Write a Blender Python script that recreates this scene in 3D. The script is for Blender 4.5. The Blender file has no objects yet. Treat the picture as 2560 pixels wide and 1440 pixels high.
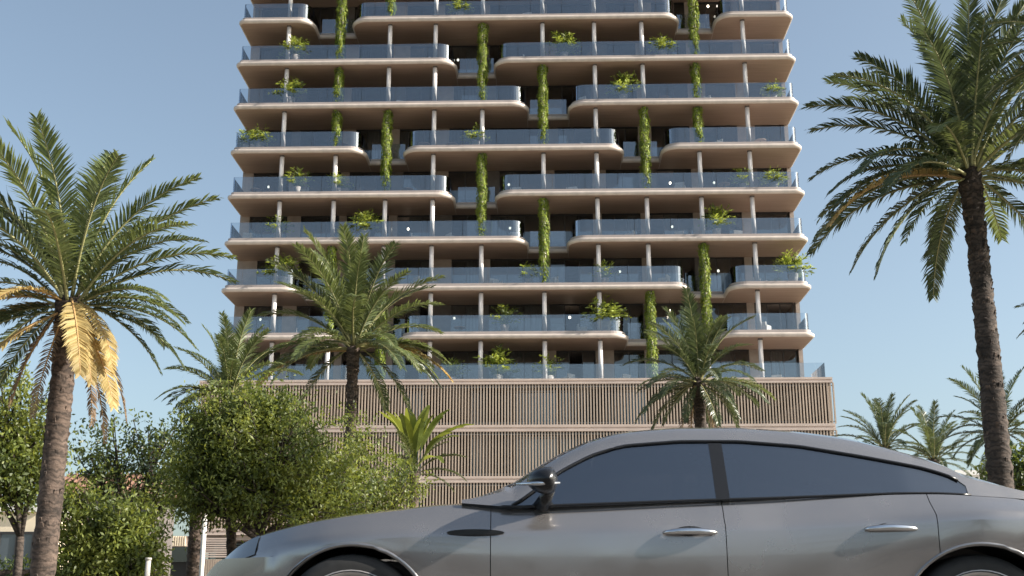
import bpy, bmesh, math, random
from mathutils import Vector, Matrix, noise
R = math.radians
rnd = random.Random(7)
scene = bpy.context.scene
COL = scene.collection

# ------------------------------------------------------------------ camera, light
F = 2987.0; PITCH = R(15.35); EYE = 0.41
cam_d = bpy.data.cameras.new('camera'); cam = bpy.data.objects.new('camera', cam_d); COL.objects.link(cam)
cam.location = (0, 0, EYE); cam.rotation_euler = (R(90) + PITCH, 0, 0)
cam_d.sensor_width = 36; cam_d.lens = F / 2560 * 36; cam_d.clip_start = 0.05; cam_d.clip_end = 3000
scene.camera = cam
SUN_EL, SUN_ROT = R(30), R(100)
w = bpy.data.worlds.new('World'); scene.world = w; w.use_nodes = True
nt = w.node_tree; bg = nt.nodes['Background']
sky = nt.nodes.new('ShaderNodeTexSky'); sky.sky_type = 'NISHITA'; sky.sun_disc = False
sky.sun_elevation = SUN_EL; sky.sun_rotation = SUN_ROT; sky.air_density = 1.0; sky.dust_density = 2.5; sky.ozone_density = 1.5
hs = nt.nodes.new('ShaderNodeHueSaturation'); hs.inputs['Saturation'].default_value = 0.78
tint = nt.nodes.new('ShaderNodeMix'); tint.data_type = 'RGBA'; tint.blend_type = 'MULTIPLY'; tint.inputs[0].default_value = 1
tint.inputs[7].default_value = (.95, 1.01, .985, 1)
nt.links.new(sky.outputs[0], hs.inputs['Color']); nt.links.new(hs.outputs[0], tint.inputs[6]); nt.links.new(tint.outputs[2], bg.inputs['Color'])
bg.inputs['Strength'].default_value = 0.091
sl = bpy.data.lights.new('sun', 'SUN'); so = bpy.data.objects.new('sun', sl); COL.objects.link(so)
sl.energy = 4.7; sl.angle = R(0.5); sl.color = (1.0, 0.92, 0.82)
sd = Vector((math.sin(SUN_ROT) * math.cos(SUN_EL), math.cos(SUN_ROT) * math.cos(SUN_EL), math.sin(SUN_EL)))
so.rotation_euler = sd.to_track_quat('Z', 'Y').to_euler()
scene.view_settings.view_transform = 'Standard'; scene.view_settings.look = 'None'
scene.view_settings.gamma = 1; scene.view_settings.use_curve_mapping = False
scene.view_settings.exposure = 1.12
scene.render.engine = 'CYCLES'
scene.cycles.transparent_max_bounces = 24

# ------------------------------------------------------------------ helpers
def ray(px, py):
    a = (px - 1280) / F; b = -(py - 720) / F
    return Vector((a, math.cos(PITCH) - b * math.sin(PITCH), math.sin(PITCH) + b * math.cos(PITCH)))
def at(px, py, Y):
    d = ray(px, py); return Vector((0, 0, EYE)) + d * (Y / d.y)

class MB:
    def __init__(s): s.v = []; s.f = []; s.m = []; s.sm = []
    def add(s, vs, fs, mi=0, smooth=False):
        o = len(s.v); s.v += [tuple(v) for v in vs]
        for f in fs: s.f.append([i + o for i in f]); s.m.append(mi); s.sm.append(smooth)
    def box(s, x0, x1, y0, y1, z0, z1, mi=0):
        s.add([(x0,y0,z0),(x1,y0,z0),(x1,y1,z0),(x0,y1,z0),(x0,y0,z1),(x1,y0,z1),(x1,y1,z1),(x0,y1,z1)],
              [(0,3,2,1),(4,5,6,7),(0,1,5,4),(1,2,6,5),(2,3,7,6),(3,0,4,7)], mi)
    def tube(s, pts, rad, n=8, mi=0, caps=True, smooth=True):
        pts = [Vector(p) for p in pts]; rings = []
        if not hasattr(rad, '__len__'): rad = [rad] * len(pts)
        ref = Vector((1, 0, 0))
        vs = []
        for i, p in enumerate(pts):
            t = (pts[min(i+1, len(pts)-1)] - pts[max(i-1, 0)]).normalized()
            if abs(t.dot(ref)) > .95: ref = Vector((0, 1, 0))
            a = t.cross(ref).normalized(); b = t.cross(a); ref = b.cross(t) if False else ref
            for k in range(n):
                th = 2 * math.pi * k / n
                vs.append(p + (a * math.cos(th) + b * math.sin(th)) * rad[i])
        fs = []
        for i in range(len(pts) - 1):
            for k in range(n):
                fs.append((i*n+k, i*n+(k+1) % n, (i+1)*n+(k+1) % n, (i+1)*n+k))
        s.add(vs, fs, mi, smooth)
        if caps:
            o = len(s.v) - len(vs)
            s.f.append([o + k for k in range(n)][::-1]); s.m.append(mi); s.sm.append(False)
            s.f.append([o + (len(pts)-1)*n + k for k in range(n)]); s.m.append(mi); s.sm.append(False)
    def mesh(s, name, mats):
        me = bpy.data.meshes.new(name); me.from_pydata(s.v, [], s.f)
        for m in (mats if isinstance(mats, (list, tuple)) else [mats]): me.materials.append(m)
        me.polygons.foreach_set('material_index', s.m); me.polygons.foreach_set('use_smooth', s.sm)
        me.update(); return me
    def obj(s, name, mats, parent=None, **k):
        return link(name, s.mesh(name, mats), parent, **k)

def link(name, me, parent=None, loc=(0,0,0), rot=(0,0,0), scale=1.0, **props):
    o = bpy.data.objects.new(name, me); COL.objects.link(o); o.parent = parent
    o.location = loc; o.rotation_euler = rot
    o.scale = (scale,)*3 if not hasattr(scale, '__len__') else scale
    for a, b in props.items(): o[a] = b
    return o
def thing(name, label, cat, loc=(0,0,0), rz=0, group=None):
    o = link(name, None, None, loc, (0,0,rz), label=label, category=cat)
    o.empty_display_size = .2
    if group: o['group'] = group
    return o
def structure(o): o['kind'] = 'structure'; return o
def bevel(o, wdt=.01, seg=2):
    m = o.modifiers.new('bevel', 'BEVEL'); m.width = wdt; m.segments = seg; m.limit_method = 'ANGLE'; return o

# ------------------------------------------------------------------ materials
def mat(name, col, rough=.6, metal=0, nscale=0, namt=.2, bump=0, bscale=20, spec=.5, coat=0, stretch=(1,1,1), emit=None):
    m = bpy.data.materials.new(name); m.use_nodes = True; n = m.node_tree; b = n.nodes['Principled BSDF']
    b.inputs['Base Color'].default_value = (*col, 1); b.inputs['Roughness'].default_value = rough
    b.inputs['Metallic'].default_value = metal; b.inputs['Specular IOR Level'].default_value = spec
    b.inputs['Coat Weight'].default_value = coat
    if emit: b.inputs['Emission Color'].default_value = (*emit[:3], 1); b.inputs['Emission Strength'].default_value = emit[3]
    tc = n.nodes.new('ShaderNodeTexCoord'); mp = n.nodes.new('ShaderNodeMapping'); mp.inputs['Scale'].default_value = stretch
    n.links.new(tc.outputs['Object'], mp.inputs[0])
    if nscale:
        t = n.nodes.new('ShaderNodeTexNoise'); t.inputs['Scale'].default_value = nscale; t.inputs['Detail'].default_value = 6
        n.links.new(mp.outputs[0], t.inputs['Vector'])
        cr = n.nodes.new('ShaderNodeValToRGB')
        cr.color_ramp.elements[0].position = .3; cr.color_ramp.elements[1].position = .7
        cr.color_ramp.elements[0].color = (*[max(0, c * (1 - namt)) for c in col], 1)
        cr.color_ramp.elements[1].color = (*[min(1, c * (1 + namt)) for c in col], 1)
        n.links.new(t.outputs['Fac'], cr.inputs[0]); n.links.new(cr.outputs[0], b.inputs['Base Color'])
    if bump:
        t2 = n.nodes.new('ShaderNodeTexNoise'); t2.inputs['Scale'].default_value = bscale; t2.inputs['Detail'].default_value = 5
        n.links.new(mp.outputs[0], t2.inputs['Vector'])
        bp = n.nodes.new('ShaderNodeBump'); bp.inputs['Strength'].default_value = bump; bp.inputs['Distance'].default_value = .02
        n.links.new(t2.outputs['Fac'], bp.inputs['Height']); n.links.new(bp.outputs[0], b.inputs['Normal'])
    return m
def leafmat(name, col, trans=.35, rough=.45, tcol=None, spec=.4):
    m = bpy.data.materials.new(name); m.use_nodes = True; n = m.node_tree
    b = n.nodes['Principled BSDF']; out = n.nodes['Material Output']
    b.inputs['Roughness'].default_value = rough; b.inputs['Specular IOR Level'].default_value = spec
    gi = n.nodes.new('ShaderNodeNewGeometry')
    t = n.nodes.new('ShaderNodeTexNoise'); t.inputs['Scale'].default_value = 2.3; t.inputs['Detail'].default_value = 3
    n.links.new(gi.outputs['Position'], t.inputs['Vector'])
    cr = n.nodes.new('ShaderNodeValToRGB'); cr.color_ramp.elements[0].position = .32; cr.color_ramp.elements[1].position = .68
    cr.color_ramp.elements[0].color = (*[c * .65 for c in col], 1); cr.color_ramp.elements[1].color = (*[min(1, c * 1.35) for c in col], 1)
    n.links.new(t.outputs['Fac'], cr.inputs[0]); n.links.new(cr.outputs[0], b.inputs['Base Color'])
    tr = n.nodes.new('ShaderNodeBsdfTranslucent'); tr.inputs['Color'].default_value = (*(tcol or [min(1, c * 1.9) for c in col]), 1)
    mx = n.nodes.new('ShaderNodeMixShader'); mx.inputs[0].default_value = trans
    n.links.new(b.outputs[0], mx.inputs[1]); n.links.new(tr.outputs[0], mx.inputs[2]); n.links.new(mx.outputs[0], out.inputs['Surface'])
    return m
def glassmat(name, tint, refl, rough=.02, gcol=(1,1,1)):
    m = bpy.data.materials.new(name); m.use_nodes = True; n = m.node_tree
    n.nodes.remove(n.nodes['Principled BSDF']); out = n.nodes['Material Output']
    tr = n.nodes.new('ShaderNodeBsdfTransparent'); tr.inputs['Color'].default_value = (*tint, 1)
    gl = n.nodes.new('ShaderNodeBsdfGlossy'); gl.inputs['Roughness'].default_value = rough; gl.inputs['Color'].default_value = (*gcol, 1)
    fr = n.nodes.new('ShaderNodeFresnel'); fr.inputs['IOR'].default_value = 1.5
    ad = n.nodes.new('ShaderNodeMath'); ad.operation = 'ADD'; ad.use_clamp = True; ad.inputs[1].default_value = refl
    mx = n.nodes.new('ShaderNodeMixShader')
    n.links.new(fr.outputs[0], ad.inputs[0]); n.links.new(ad.outputs[0], mx.inputs[0])
    n.links.new(tr.outputs[0], mx.inputs[1]); n.links.new(gl.outputs[0], mx.inputs[2]); n.links.new(mx.outputs[0], out.inputs['Surface'])
    return m
M = {}
M['fascia'] = mat('fascia', (.55, .48, .425), .5, nscale=1.1, namt=.13, bump=.05, stretch=(1.6,1,.5))
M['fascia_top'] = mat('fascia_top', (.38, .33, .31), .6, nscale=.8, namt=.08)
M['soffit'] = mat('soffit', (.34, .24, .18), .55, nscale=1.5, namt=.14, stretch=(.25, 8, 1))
M['column'] = mat('column', (.80, .74, .70), .5, nscale=1.5, namt=.06)
M['wallb'] = mat('wallb', (.36, .30, .26), .8, nscale=2, namt=.12)
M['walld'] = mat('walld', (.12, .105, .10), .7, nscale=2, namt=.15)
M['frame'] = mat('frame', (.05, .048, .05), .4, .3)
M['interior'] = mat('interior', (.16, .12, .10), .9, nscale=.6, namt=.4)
M['curtain'] = mat('curtain', (.45, .42, .40), .9, nscale=3, namt=.2, stretch=(8,1,.2))
M['rail_glass'] = glassmat('rail_glass', (.86, .885, .90), .09, .03, (.90,.94,1))
M['pane'] = glassmat('pane', (.55, .60, .62), .06, .02)
M['edge_glass'] = glassmat('edge_glass', (.9, .95, .95), .3)
M['louvre'] = mat('louvre', (.45, .355, .275), .55, nscale=1.2, namt=.14, stretch=(6,6,.5))
M['band'] = mat('band', (.52, .42, .36), .5, nscale=1, namt=.08)
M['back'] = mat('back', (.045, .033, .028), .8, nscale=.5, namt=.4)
M['steel'] = mat('steel', (.3, .3, .3), .35, .8)
M['concrete'] = mat('concrete', (.42, .40, .37), .8, nscale=1.2, namt=.15, bump=.2)
M['cream'] = mat('cream', (.82, .70, .52), .8, nscale=1.5, namt=.1)
M['terracotta'] = mat('terracotta', (.20, .11, .075), .8, nscale=3, namt=.3, bump=.3)
M['white'] = mat('white', (.78, .76, .72), .5, nscale=2, namt=.05)
M['dark'] = mat('dark', (.02, .02, .02), .6)
M['bulb'] = mat('bulb', (1,1,1), .5, emit=(1.0, .86, .68, 3))
M['pot'] = mat('pot', (.45, .40, .36), .7, nscale=6)
M['chair'] = mat('chair', (.55, .52, .48), .7, nscale=4)
M['wood'] = mat('wood', (.38, .25, .15), .6, nscale=4, stretch=(1,1,8))
M['asphalt'] = mat('asphalt', (.075, .07, .065), .85, nscale=4, namt=.25, bump=.4, bscale=120)
M['paving'] = mat('paving', (.36, .33, .29), .8, nscale=2, namt=.15, bump=.1)
M['kerb'] = mat('kerb', (.42, .41, .39), .8, nscale=3)
M['paint'] = mat('paint', (.8, .8, .78), .7, nscale=8, namt=.1)
M['soil'] = mat('soil', (.16, .13, .08), .95, nscale=.6, namt=.4, bump=.4)
M['grass'] = leafmat('grass', (.07, .10, .03), .2)
def barkmat(name, col):
    m = mat(name, col, .9, nscale=3.5, namt=.55, bump=1.0, bscale=11, stretch=(1,1,2.2)); n = m.node_tree
    b = n.nodes['Principled BSDF']; src = b.inputs['Base Color'].links[0].from_socket
    tc = n.nodes.new('ShaderNodeTexCoord'); wv = n.nodes.new('ShaderNodeTexWave'); wv.wave_type = 'BANDS'; wv.bands_direction = 'Z'
    wv.inputs['Scale'].default_value = 3.4; wv.inputs['Distortion'].default_value = 11; wv.inputs['Detail'].default_value = 5; wv.inputs['Detail Scale'].default_value = 2.2
    n.links.new(tc.outputs['Object'], wv.inputs[0])
    mr = n.nodes.new('ShaderNodeMapRange'); mr.inputs[1].default_value = .1; mr.inputs[2].default_value = .6; mr.inputs[3].default_value = .5; mr.inputs[4].default_value = 1.0
    n.links.new(wv.outputs['Fac'], mr.inputs[0])
    mx = n.nodes.new('ShaderNodeMix'); mx.data_type = 'RGBA'; mx.blend_type = 'MULTIPLY'; mx.inputs[0].default_value = 1
    n.links.new(src, mx.inputs[6]); n.links.new(mr.outputs[0], mx.inputs[7]); n.links.new(mx.outputs[2], b.inputs['Base Color'])
    return m
M['bark'] = barkmat('bark', (.088, .063, .049)); M['bark_dark'] = barkmat('bark_dark', (.06, .045, .036))
M['frond_a'] = leafmat('frond_a', (.095, .12, .045), .26, .38, (.23, .27, .075))
M['frond_b'] = leafmat('frond_b', (.06, .08, .038), .2, .36, (.15, .19, .065))
M['frond_dry'] = leafmat('frond_dry', (.41, .32, .13), .3, .6, (.6, .36, .1))
M['frond_brown'] = leafmat('frond_brown', (.17, .115, .07), .2, .7)
M['rachis'] = mat('rachis', (.28, .27, .12), .5)
M['rachis_dry'] = mat('rachis_dry', (.42, .26, .11), .6)
M['leaf1'] = leafmat('leaf1', (.115, .145, .032), .34, .5, (.33, .37, .05))
M['leaf2'] = leafmat('leaf2', (.062, .085, .024), .28, .5, (.20, .25, .04))
M['leaf3'] = leafmat('leaf3', (.17, .20, .05), .35, .45, (.40, .42, .07))
M['leafb'] = leafmat('leafb', (.05, .075, .035), .25, .35)
M['vine1'] = leafmat('vine1', (.29, .35, .06), .35, .5, (.46, .52, .07))
M['vine2'] = leafmat('vine2', (.13, .18, .035), .3, .5)

# ------------------------------------------------------------------ ground
def sheet(name, x0, x1, y0, y1, z, m, n=1):
    b = MB()
    b.add([(x0,y0,z),(x1,y0,z),(x1,y1,z),(x0,y1,z)], [(0,1,2,3)])
    return structure(b.obj(name, m))
sheet('ground', -1500, 1500, -1500, 1500, -.03, M['soil'])
sheet('road', -400, 400, -6.5, 12.0, 0.0, M['asphalt'])
for nm, y0, y1 in (('pavement', 12.25, 15.5), ('pavement', -10.5, -6.75), ('plaza', 40, 76.5)):
    b = MB(); b.box(-200, 200, y0, y1, -.02, .13); structure(b.obj(nm, M['paving']))
for y0 in (12.0, -6.75):
    b = MB(); b.box(-200, 200, y0, y0 + .25, -.02, .14); structure(b.obj('kerb', M['kerb']))
b = MB()
for k in range(-30, 30): b.add([(k*4,3.3,.004),(k*4+2,3.3,.004),(k*4+2,3.45,.004),(k*4,3.45,.004)], [(0,1,2,3)])
b.add([(-200,11.7,.004),(200,11.7,.004),(200,11.82,.004),(-200,11.82,.004)], [(0,1,2,3)])
structure(b.obj('road_marking', M['paint']))
b = MB()
for i in range(9000):
    x = rnd.uniform(-30, 34); y = rnd.uniform(15.7, 39); h = rnd.uniform(.12, .3); a = rnd.uniform(0, 6.28)
    dx, dy = .03*math.cos(a), .03*math.sin(a)
    b.add([(x-dx,y-dy,-.02),(x+dx,y+dy,-.02),(x+rnd.uniform(-.1,.1),y+rnd.uniform(-.1,.1),h)], [(0,1,2)])
g = b.obj('grass', M['grass'], label='rough green grass growing on the verge behind the street', category='grass'); g['kind'] = 'stuff'

# ------------------------------------------------------------------ apartment building
BROT = R(-1.6); BX, BY = 0.12, 78.0
ca, sa = math.cos(BROT), math.sin(BROT)
def BW(x, y, z): return Vector((BX + x*ca - y*sa, BY + x*sa + y*ca, z))
def LX(px, py, off=0.0):
    """local x on the facade plane 'off' metres behind the slab front, under photo pixel"""
    d = ray(px, py)
    # local y of origin point and direction
    ox, oy = -BX, -BY
    lox, loy = ox*ca + oy*sa, -ox*sa + oy*ca
    ldx, ldy = d.x*ca + d.y*sa, -d.x*sa + d.y*ca
    t = (off - loy) / ldy
    return lox + ldx * t
tower = thing('apartment_building', 'tall apartment block with stacked rounded balconies above a brown slatted podium', 'building', (BX, BY, 0), BROT)
FH = 3.37
def ZT(k): return 15.23 + FH * k + .27          # top of slab k
COLX = [-16.4, -12.6, -9.0, -5.68, -2.25, 2.07, 5.8, 9.22, 13.0, 16.5]
PY = {0:947,1:836,2:716,3:600,4:482,5:367,6:256,7:145,8:40,9:-62}
SEG = {1:[(535,850),(993,1575),(1800,2037)], 2:[(541,748),(885,1732),(1822,2028)], 3:[(550,1322),(1418,2017)],
       4:[(558,1135),(1235,2011)], 5:[(567,913),(1003,1563),(1655,2003)], 6:[(573,1322),(1420,1996)],
       7:[(580,1140),(1232,1988)], 8:[(590,785),(875,1702),(1790,1980)], 9:[(597,1080),(1190,1972)], 10:[(604,1300),(1400,1965)]}
PY[10] = -160
def rrect(x0, x1, yb, r, inset, n=8, r2=None):
    """plan outline from back-left round the front to back-right"""
    x0 += inset; x1 -= inset; yf = inset; r = max(.05, r - inset); r2 = r if r2 is None else max(.05, r2 - inset)
    pts = [(x0, yb)]
    for i in range(n + 1):
        a = math.pi + (math.pi/2) * i / n; pts.append((x0 + r + r*math.cos(a), yf + r + r*math.sin(a)))
    for i in range(n + 1):
        a = 1.5*math.pi + (math.pi/2) * i / n; pts.append((x1 - r2 + r2*math.cos(a), yf + r2 + r2*math.sin(a)))
    pts.append((x1, yb)); return pts
PROF = [(.22,0),(.22,-.19),(.16,-.215),(.03,-.24),(0,-.28),(-.005,-.36),(.01,-.43),(.06,-.49),(.14,-.52)]
def slab(k, x0, x1, yb=4.0, y0=0.0, dz=0.0, r=1.25, r2=None):
    b = MB(); zt = ZT(k) + dz; rings = []
    for ins, z in PROF:
        rings.append([(p[0], p[1] + y0, zt + z) for p in rrect(x0, x1, yb - y0, r, ins, r2=r2)])
    n = len(rings[0]); vs = [v for q in rings for v in q]
    for i in range(len(rings) - 1):
        for j in range(n - 1):
            b_ = (i*n+j, i*n+j+1, (i+1)*n+j+1, (i+1)*n+j)
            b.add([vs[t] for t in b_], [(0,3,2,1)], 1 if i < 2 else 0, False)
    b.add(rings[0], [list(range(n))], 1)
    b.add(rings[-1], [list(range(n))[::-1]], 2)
    b.add([rings[0][0], rings[0][-1], rings[-1][-1], rings[-1][0]], [(0,1,2,3)], 0)
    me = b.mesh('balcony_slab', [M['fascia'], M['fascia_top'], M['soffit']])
    bm = bmesh.new(); bm.from_mesh(me); bmesh.ops.remove_doubles(bm, verts=bm.verts, dist=.0008)
    for f in bm.faces:
        f.smooth = (f.material_index == 0 and len(f.verts) == 4)
    bm.to_mesh(me); bm.free()
    o = link('balcony_slab', me, tower)
    return o, zt
def panels(outl, zt, parent, h=1.16, L=2.35):
    """upright glass panels set along a plan polyline"""
    d = [0]
    for a, c in zip(outl, outl[1:]): d.append(d[-1] + math.dist(a, c))
    tot = d[-1]; n = max(1, round(tot / L))
    def pt(s):
        for i in range(len(d) - 1):
            if s <= d[i+1] + 1e-6:
                t = (s - d[i]) / max(1e-9, d[i+1] - d[i]); return (outl[i][0]+(outl[i+1][0]-outl[i][0])*t, outl[i][1]+(outl[i+1][1]-outl[i][1])*t)
        return outl[-1]
    for q in range(n):
        s0, s1 = tot*q/n + .012, tot*(q+1)/n - .012
        ss = [s0] + [x for x in d if s0 + .02 < x < s1 - .02] + [s1]
        P = [pt(s) for s in ss]; b = MB(); vs = []
        for i, p in enumerate(P):
            a = P[max(0, i-1)]; c = P[min(len(P)-1, i+1)]; tx, ty = c[0]-a[0], c[1]-a[1]; l = math.hypot(tx, ty); nx, ny = ty/l*.008, -tx/l*.008
            for sx in (1, -1):
                vs += [(p[0]+nx*sx, p[1]+ny*sx, zt - .02), (p[0]+nx*sx, p[1]+ny*sx, zt + h)]
        fs = []
        for i in range(len(P) - 1):
            a = i*4; c = a+4
            fs += [(a, c, c+1, a+1), (a+2, a+3, c+3, c+2), (a+1, c+1, c+3, a+3)]
        e = (len(P)-1)*4; fs += [(0,1,3,2), (e, e+2, e+3, e+1)]
        b.add(vs, fs); b.obj('glass_panel', M['rail_glass'], parent)
BACK = 4.0
for k, segs in SEG.items():
    X = [(LX(a, PY[k]), LX(c, PY[k])) for a, c in segs]
    X[0] = (-20.05, X[0][1]); X[-1] = (X[-1][0], 20.15)
    for i, (x0, x1) in enumerate(X):
        ra = .5 if i == 0 else 1.25; rb = .75 if i == len(X) - 1 else 1.25
        o, zt = slab(k, x0, x1, r=ra, r2=rb)
        panels(rrect(x0, x1, BACK - .15, ra, .34, r2=rb), zt, o)
    for (a0, a1), (c0, c1) in zip(X, X[1:]):
        o, zt = slab(k, a1 - .25, c0 + .25, y0=2.55, dz=-.006, r=.1)
        panels([(a1 + .05, 2.8), (c0 - .05, 2.8)], zt, o, L=2.0)
# podium roof deck edge + balustrade
b = MB(); b.box(-20.8, 20.8, -.35, 18, 15.12, 15.34); deck = b.obj('podium_roof', M['fascia_top'], tower)
panels([(-20.3, BACK), (-20.3, -.05), (20.5, -.05), (20.5, BACK)], 15.34, deck, 1.2)

def cmesh(h, r=.155):
    b = MB(); b.tube([(0,0,0),(0,0,h-.12)], r, 14); b.box(-.14,.14,-.14,.14,h-.12,h,1)
    return b.mesh('column', [M['column'], M['walld']])
c_full = cmesh(FH - .52)
INS = .62
gapcols = set()
for k in range(0, 10):
    for ci, x in enumerate(COLX):
        # column stands on slab k and meets slab k+1; in a gap it runs past
        ztop = ZT(k+1) - .52; zb = ZT(k) if k else 15.34
        b_in = lambda kk: any(LX(a, PY[kk]) - .1 <= x <= LX(c, PY[kk]) + .1 or (a < 620 and x < LX(c, PY[kk])) or (c > 1950 and x > LX(a, PY[kk])) for a, c in SEG[kk]) if kk in SEG else True
        if not b_in(k): zb = ZT(k) - .52
        if not b_in(k+1): ztop = ZT(k+1) - .52
        b = None
        link('column', c_full, tower, (x, INS, zb), (0,0,0), (1,1,(ztop - zb)/(FH - .52)))

# facade behind the balconies
xs_all = [-19.7] + COLX + [19.75]
frng = random.Random(11)
for k in range(0, 10):
    z0 = (ZT(k) if k else 15.34) - .004; z1 = ZT(k+1) - .518
    for i in range(len(xs_all) - 1):
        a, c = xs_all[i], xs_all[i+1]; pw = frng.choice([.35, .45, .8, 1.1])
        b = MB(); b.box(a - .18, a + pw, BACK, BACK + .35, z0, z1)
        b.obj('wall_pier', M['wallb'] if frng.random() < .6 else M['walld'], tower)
        x0, x1 = a + pw, c - .18
        if x1 - x0 < .6: continue
        f = MB(); t = .06; n = 2 if x1 - x0 < 2.6 else 3
        f.box(x0, x1, BACK+.08, BACK+.2, z1 - .1, z1 - .003); f.box(x0, x1, BACK+.08, BACK+.2, z0 + .003, z0 + .08)
        for q in range(n + 1):
            xx = x0 + (x1 - x0)*q/n; f.box(xx - t/2, xx + t/2, BACK+.1, BACK+.18, z0+.083, z1-.103)
        win = f.obj('window', M['frame'], tower)
        for q in range(n):
            xa, xc = x0 + (x1-x0)*q/n + t/2 + .002, x0 + (x1-x0)*(q+1)/n - t/2 - .002
            if frng.random() < .16: continue      # a sliding door left open
            p = MB(); p.box(xa, xc, BACK+.13, BACK+.145, z0+.085, z1-.105); p.obj('pane', M['pane'], win)
            if frng.random() < .22:
                cu = MB(); m_ = 9; vs = []
                for j in range(m_):
                    xx = xa + (xc-xa)*(.0 + .96*j/(m_-1)); yy = BACK + .42 + (.05 if j % 2 else 0)
                    vs += [(xx, yy, z0+.02), (xx, yy, z1-.06)]
                cu.add(vs, [(2*j, 2*j+2, 2*j+3, 2*j+1) for j in range(m_-1)]); cu.obj('curtain', M['curtain'], win)
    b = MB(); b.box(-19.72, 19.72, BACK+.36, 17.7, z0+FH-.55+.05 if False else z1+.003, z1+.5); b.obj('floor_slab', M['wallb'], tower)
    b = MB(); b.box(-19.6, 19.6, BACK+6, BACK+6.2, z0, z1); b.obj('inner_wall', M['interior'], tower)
    for xx in [frng.uniform(-19, 18) for _ in range(9)]:
        b = MB(); hh = frng.choice([.8, 1.1, 2.1]); b.box(xx, xx + frng.uniform(.6, 1.8), BACK + frng.uniform(1.5, 3), BACK + 3.8, z0 + .01, z0 + hh); b.obj('cabinet', frng.choice([M['wood'], M['curtain'], M['walld']]), tower)
    for xx in COLX[1::2]:
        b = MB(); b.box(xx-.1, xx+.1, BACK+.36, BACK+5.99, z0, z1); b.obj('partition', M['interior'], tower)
for s in (-1, 1):
    b = MB(); b.box(s*19.9 - .14, s*19.9 + .14, BACK + .02, 18, 15.36, 51); b.obj('side_wall', M['wallb'], tower)
b = MB(); b.box(-19.75, 19.75, 17.75, 18, 15.36, 51); b.obj('rear_wall', M['wallb'], tower)

# podium: three storeys of upright slats between double bands
PX0, PX1, PYF = -20.8, 20.82, -.62
TIERS = [(12.42, 15.10), (9.10, 11.98), (5.82, 8.68)]
BANDS = [(15.10, 15.46), (11.98, 12.42), (8.68, 9.10), (5.40, 5.82)]
for z0, z1 in BANDS:
    b = MB(); h = z1 - z0
    for s0, s1, d in ((0, .36, .0), (.36, .62, .07), (.62, 1, .02)):
        b.box(PX0, PX1, PYF - .04 + d, PYF + .26, z0 + h*s0, z0 + h*s1 - .001)
    b.obj('screen_band', M['band'], tower)
lv_mesh = {}
pitch = .2; NL = int((PX1 - PX0) / pitch)
single = 0; rest = MB()
for ti, (z0, z1) in enumerate(TIERS):
    b = MB(); b.box(-.045, .045, 0, .13, 0, z1 - z0 - .002); me = b.mesh('slat', M['louvre'])
    for i in range(NL + 1):
        x = PX0 + .05 + i * pitch
        pxv = 1280 + x * F / 79
        vis = (ti == 0 and x > -15.6 and x < 30) or (ti == 1 and -11.5 < x < 11.8)
        if vis and single < 300:
            link('slat', me, tower, (x, PYF + .0 + rnd.uniform(-.004,.004), z0 + .001), (0, 0, rnd.uniform(-.05,.05))); single += 1
        else:
            rest.box(x - .045, x + .045, PYF, PYF + .13, z0 + .001, z1 - .001)
r_ = rest.obj('slat', M['louvre'], tower); r_['kind'] = 'stuff'
print('single slats', single)
for z0, z1 in TIERS:      # horizontal rails carrying the slats, windows behind
    b = MB()
    for zz in (z0 + .12, z1 - .18): b.box(PX0, PX1, PYF + .215, PYF + .26, zz, zz + .06)
    b.obj('slat_rail', M['steel'], tower)
    for i in range(14):
        x0 = PX0 + .2 + i * 2.95; x1 = x0 + 2.95
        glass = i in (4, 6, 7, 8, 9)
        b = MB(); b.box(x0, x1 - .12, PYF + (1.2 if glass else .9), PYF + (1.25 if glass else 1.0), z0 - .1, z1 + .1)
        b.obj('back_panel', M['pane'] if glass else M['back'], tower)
    b = MB(); b.box(PX0 + .05, PX1 - .05, 2.6, 2.8, z0 - .3, z1 + .3); b.obj('inner_wall', M['walld'], tower)
for s, x in ((-1, PX0), (1, PX1)):
    b = MB(); b.box(min(x, x - s*.2), max(x, x - s*.2), .0, 18, 5.4, 15.1); b.obj('side_wall', M['louvre'], tower)
b = MB(); b.box(PX0 + .1, PX1 - .1, -.3, 18, 5.1, 5.38); b.obj('podium_ceiling', M['wallb'], tower)
for i in range(11):
    x = PX0 + .4 + i * 4.08
    b = MB(); b.box(x - .3, x + .3, -.5, .1, .13, 5.1); b.obj('podium_column', M['band'], tower)
    if i < 10:
        f = MB()
        for q in range(4): f.box(x + .4 + q*1.1 - .04, x + .4 + q*1.1 + .04, 1.5, 1.6, .14, 5.1)
        f.box(x, x + 4, 1.5, 1.6, 3.4, 3.5) if False else None
        wn = f.obj('shopfront', M['frame'], tower)
        p = MB(); p.box(x + .35, x + 3.7, 1.62, 1.64, .14, 5.09); p.obj('pane', M['pane'], wn)
b = MB(); b.box(PX0 + .3, PX1 - .3, 5, 5.2, .13, 5.1); b.obj('inner_wall', M['interior'], tower)
# boxed service bay with horizontal slats beside the first columns
sv = MB(); sv.box(-19.9, -18.0, -.7, -.5, .14, 3.9); svo = sv.obj('service_door', M['band'], tower)
for q in range(9):
    s = MB(); s.box(-19.8, -18.1, -.76, -.69, 4.0 + q*.14, 4.09 + q*.14); s.obj('vent_slat', M['band'], tower)
for q in range(12):
    s = MB(); s.box(-19.85 + q*.15, -19.77 + q*.15, -.76, -.705, .2, 3.88); s.obj('door_board', M['louvre'], tower)
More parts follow.
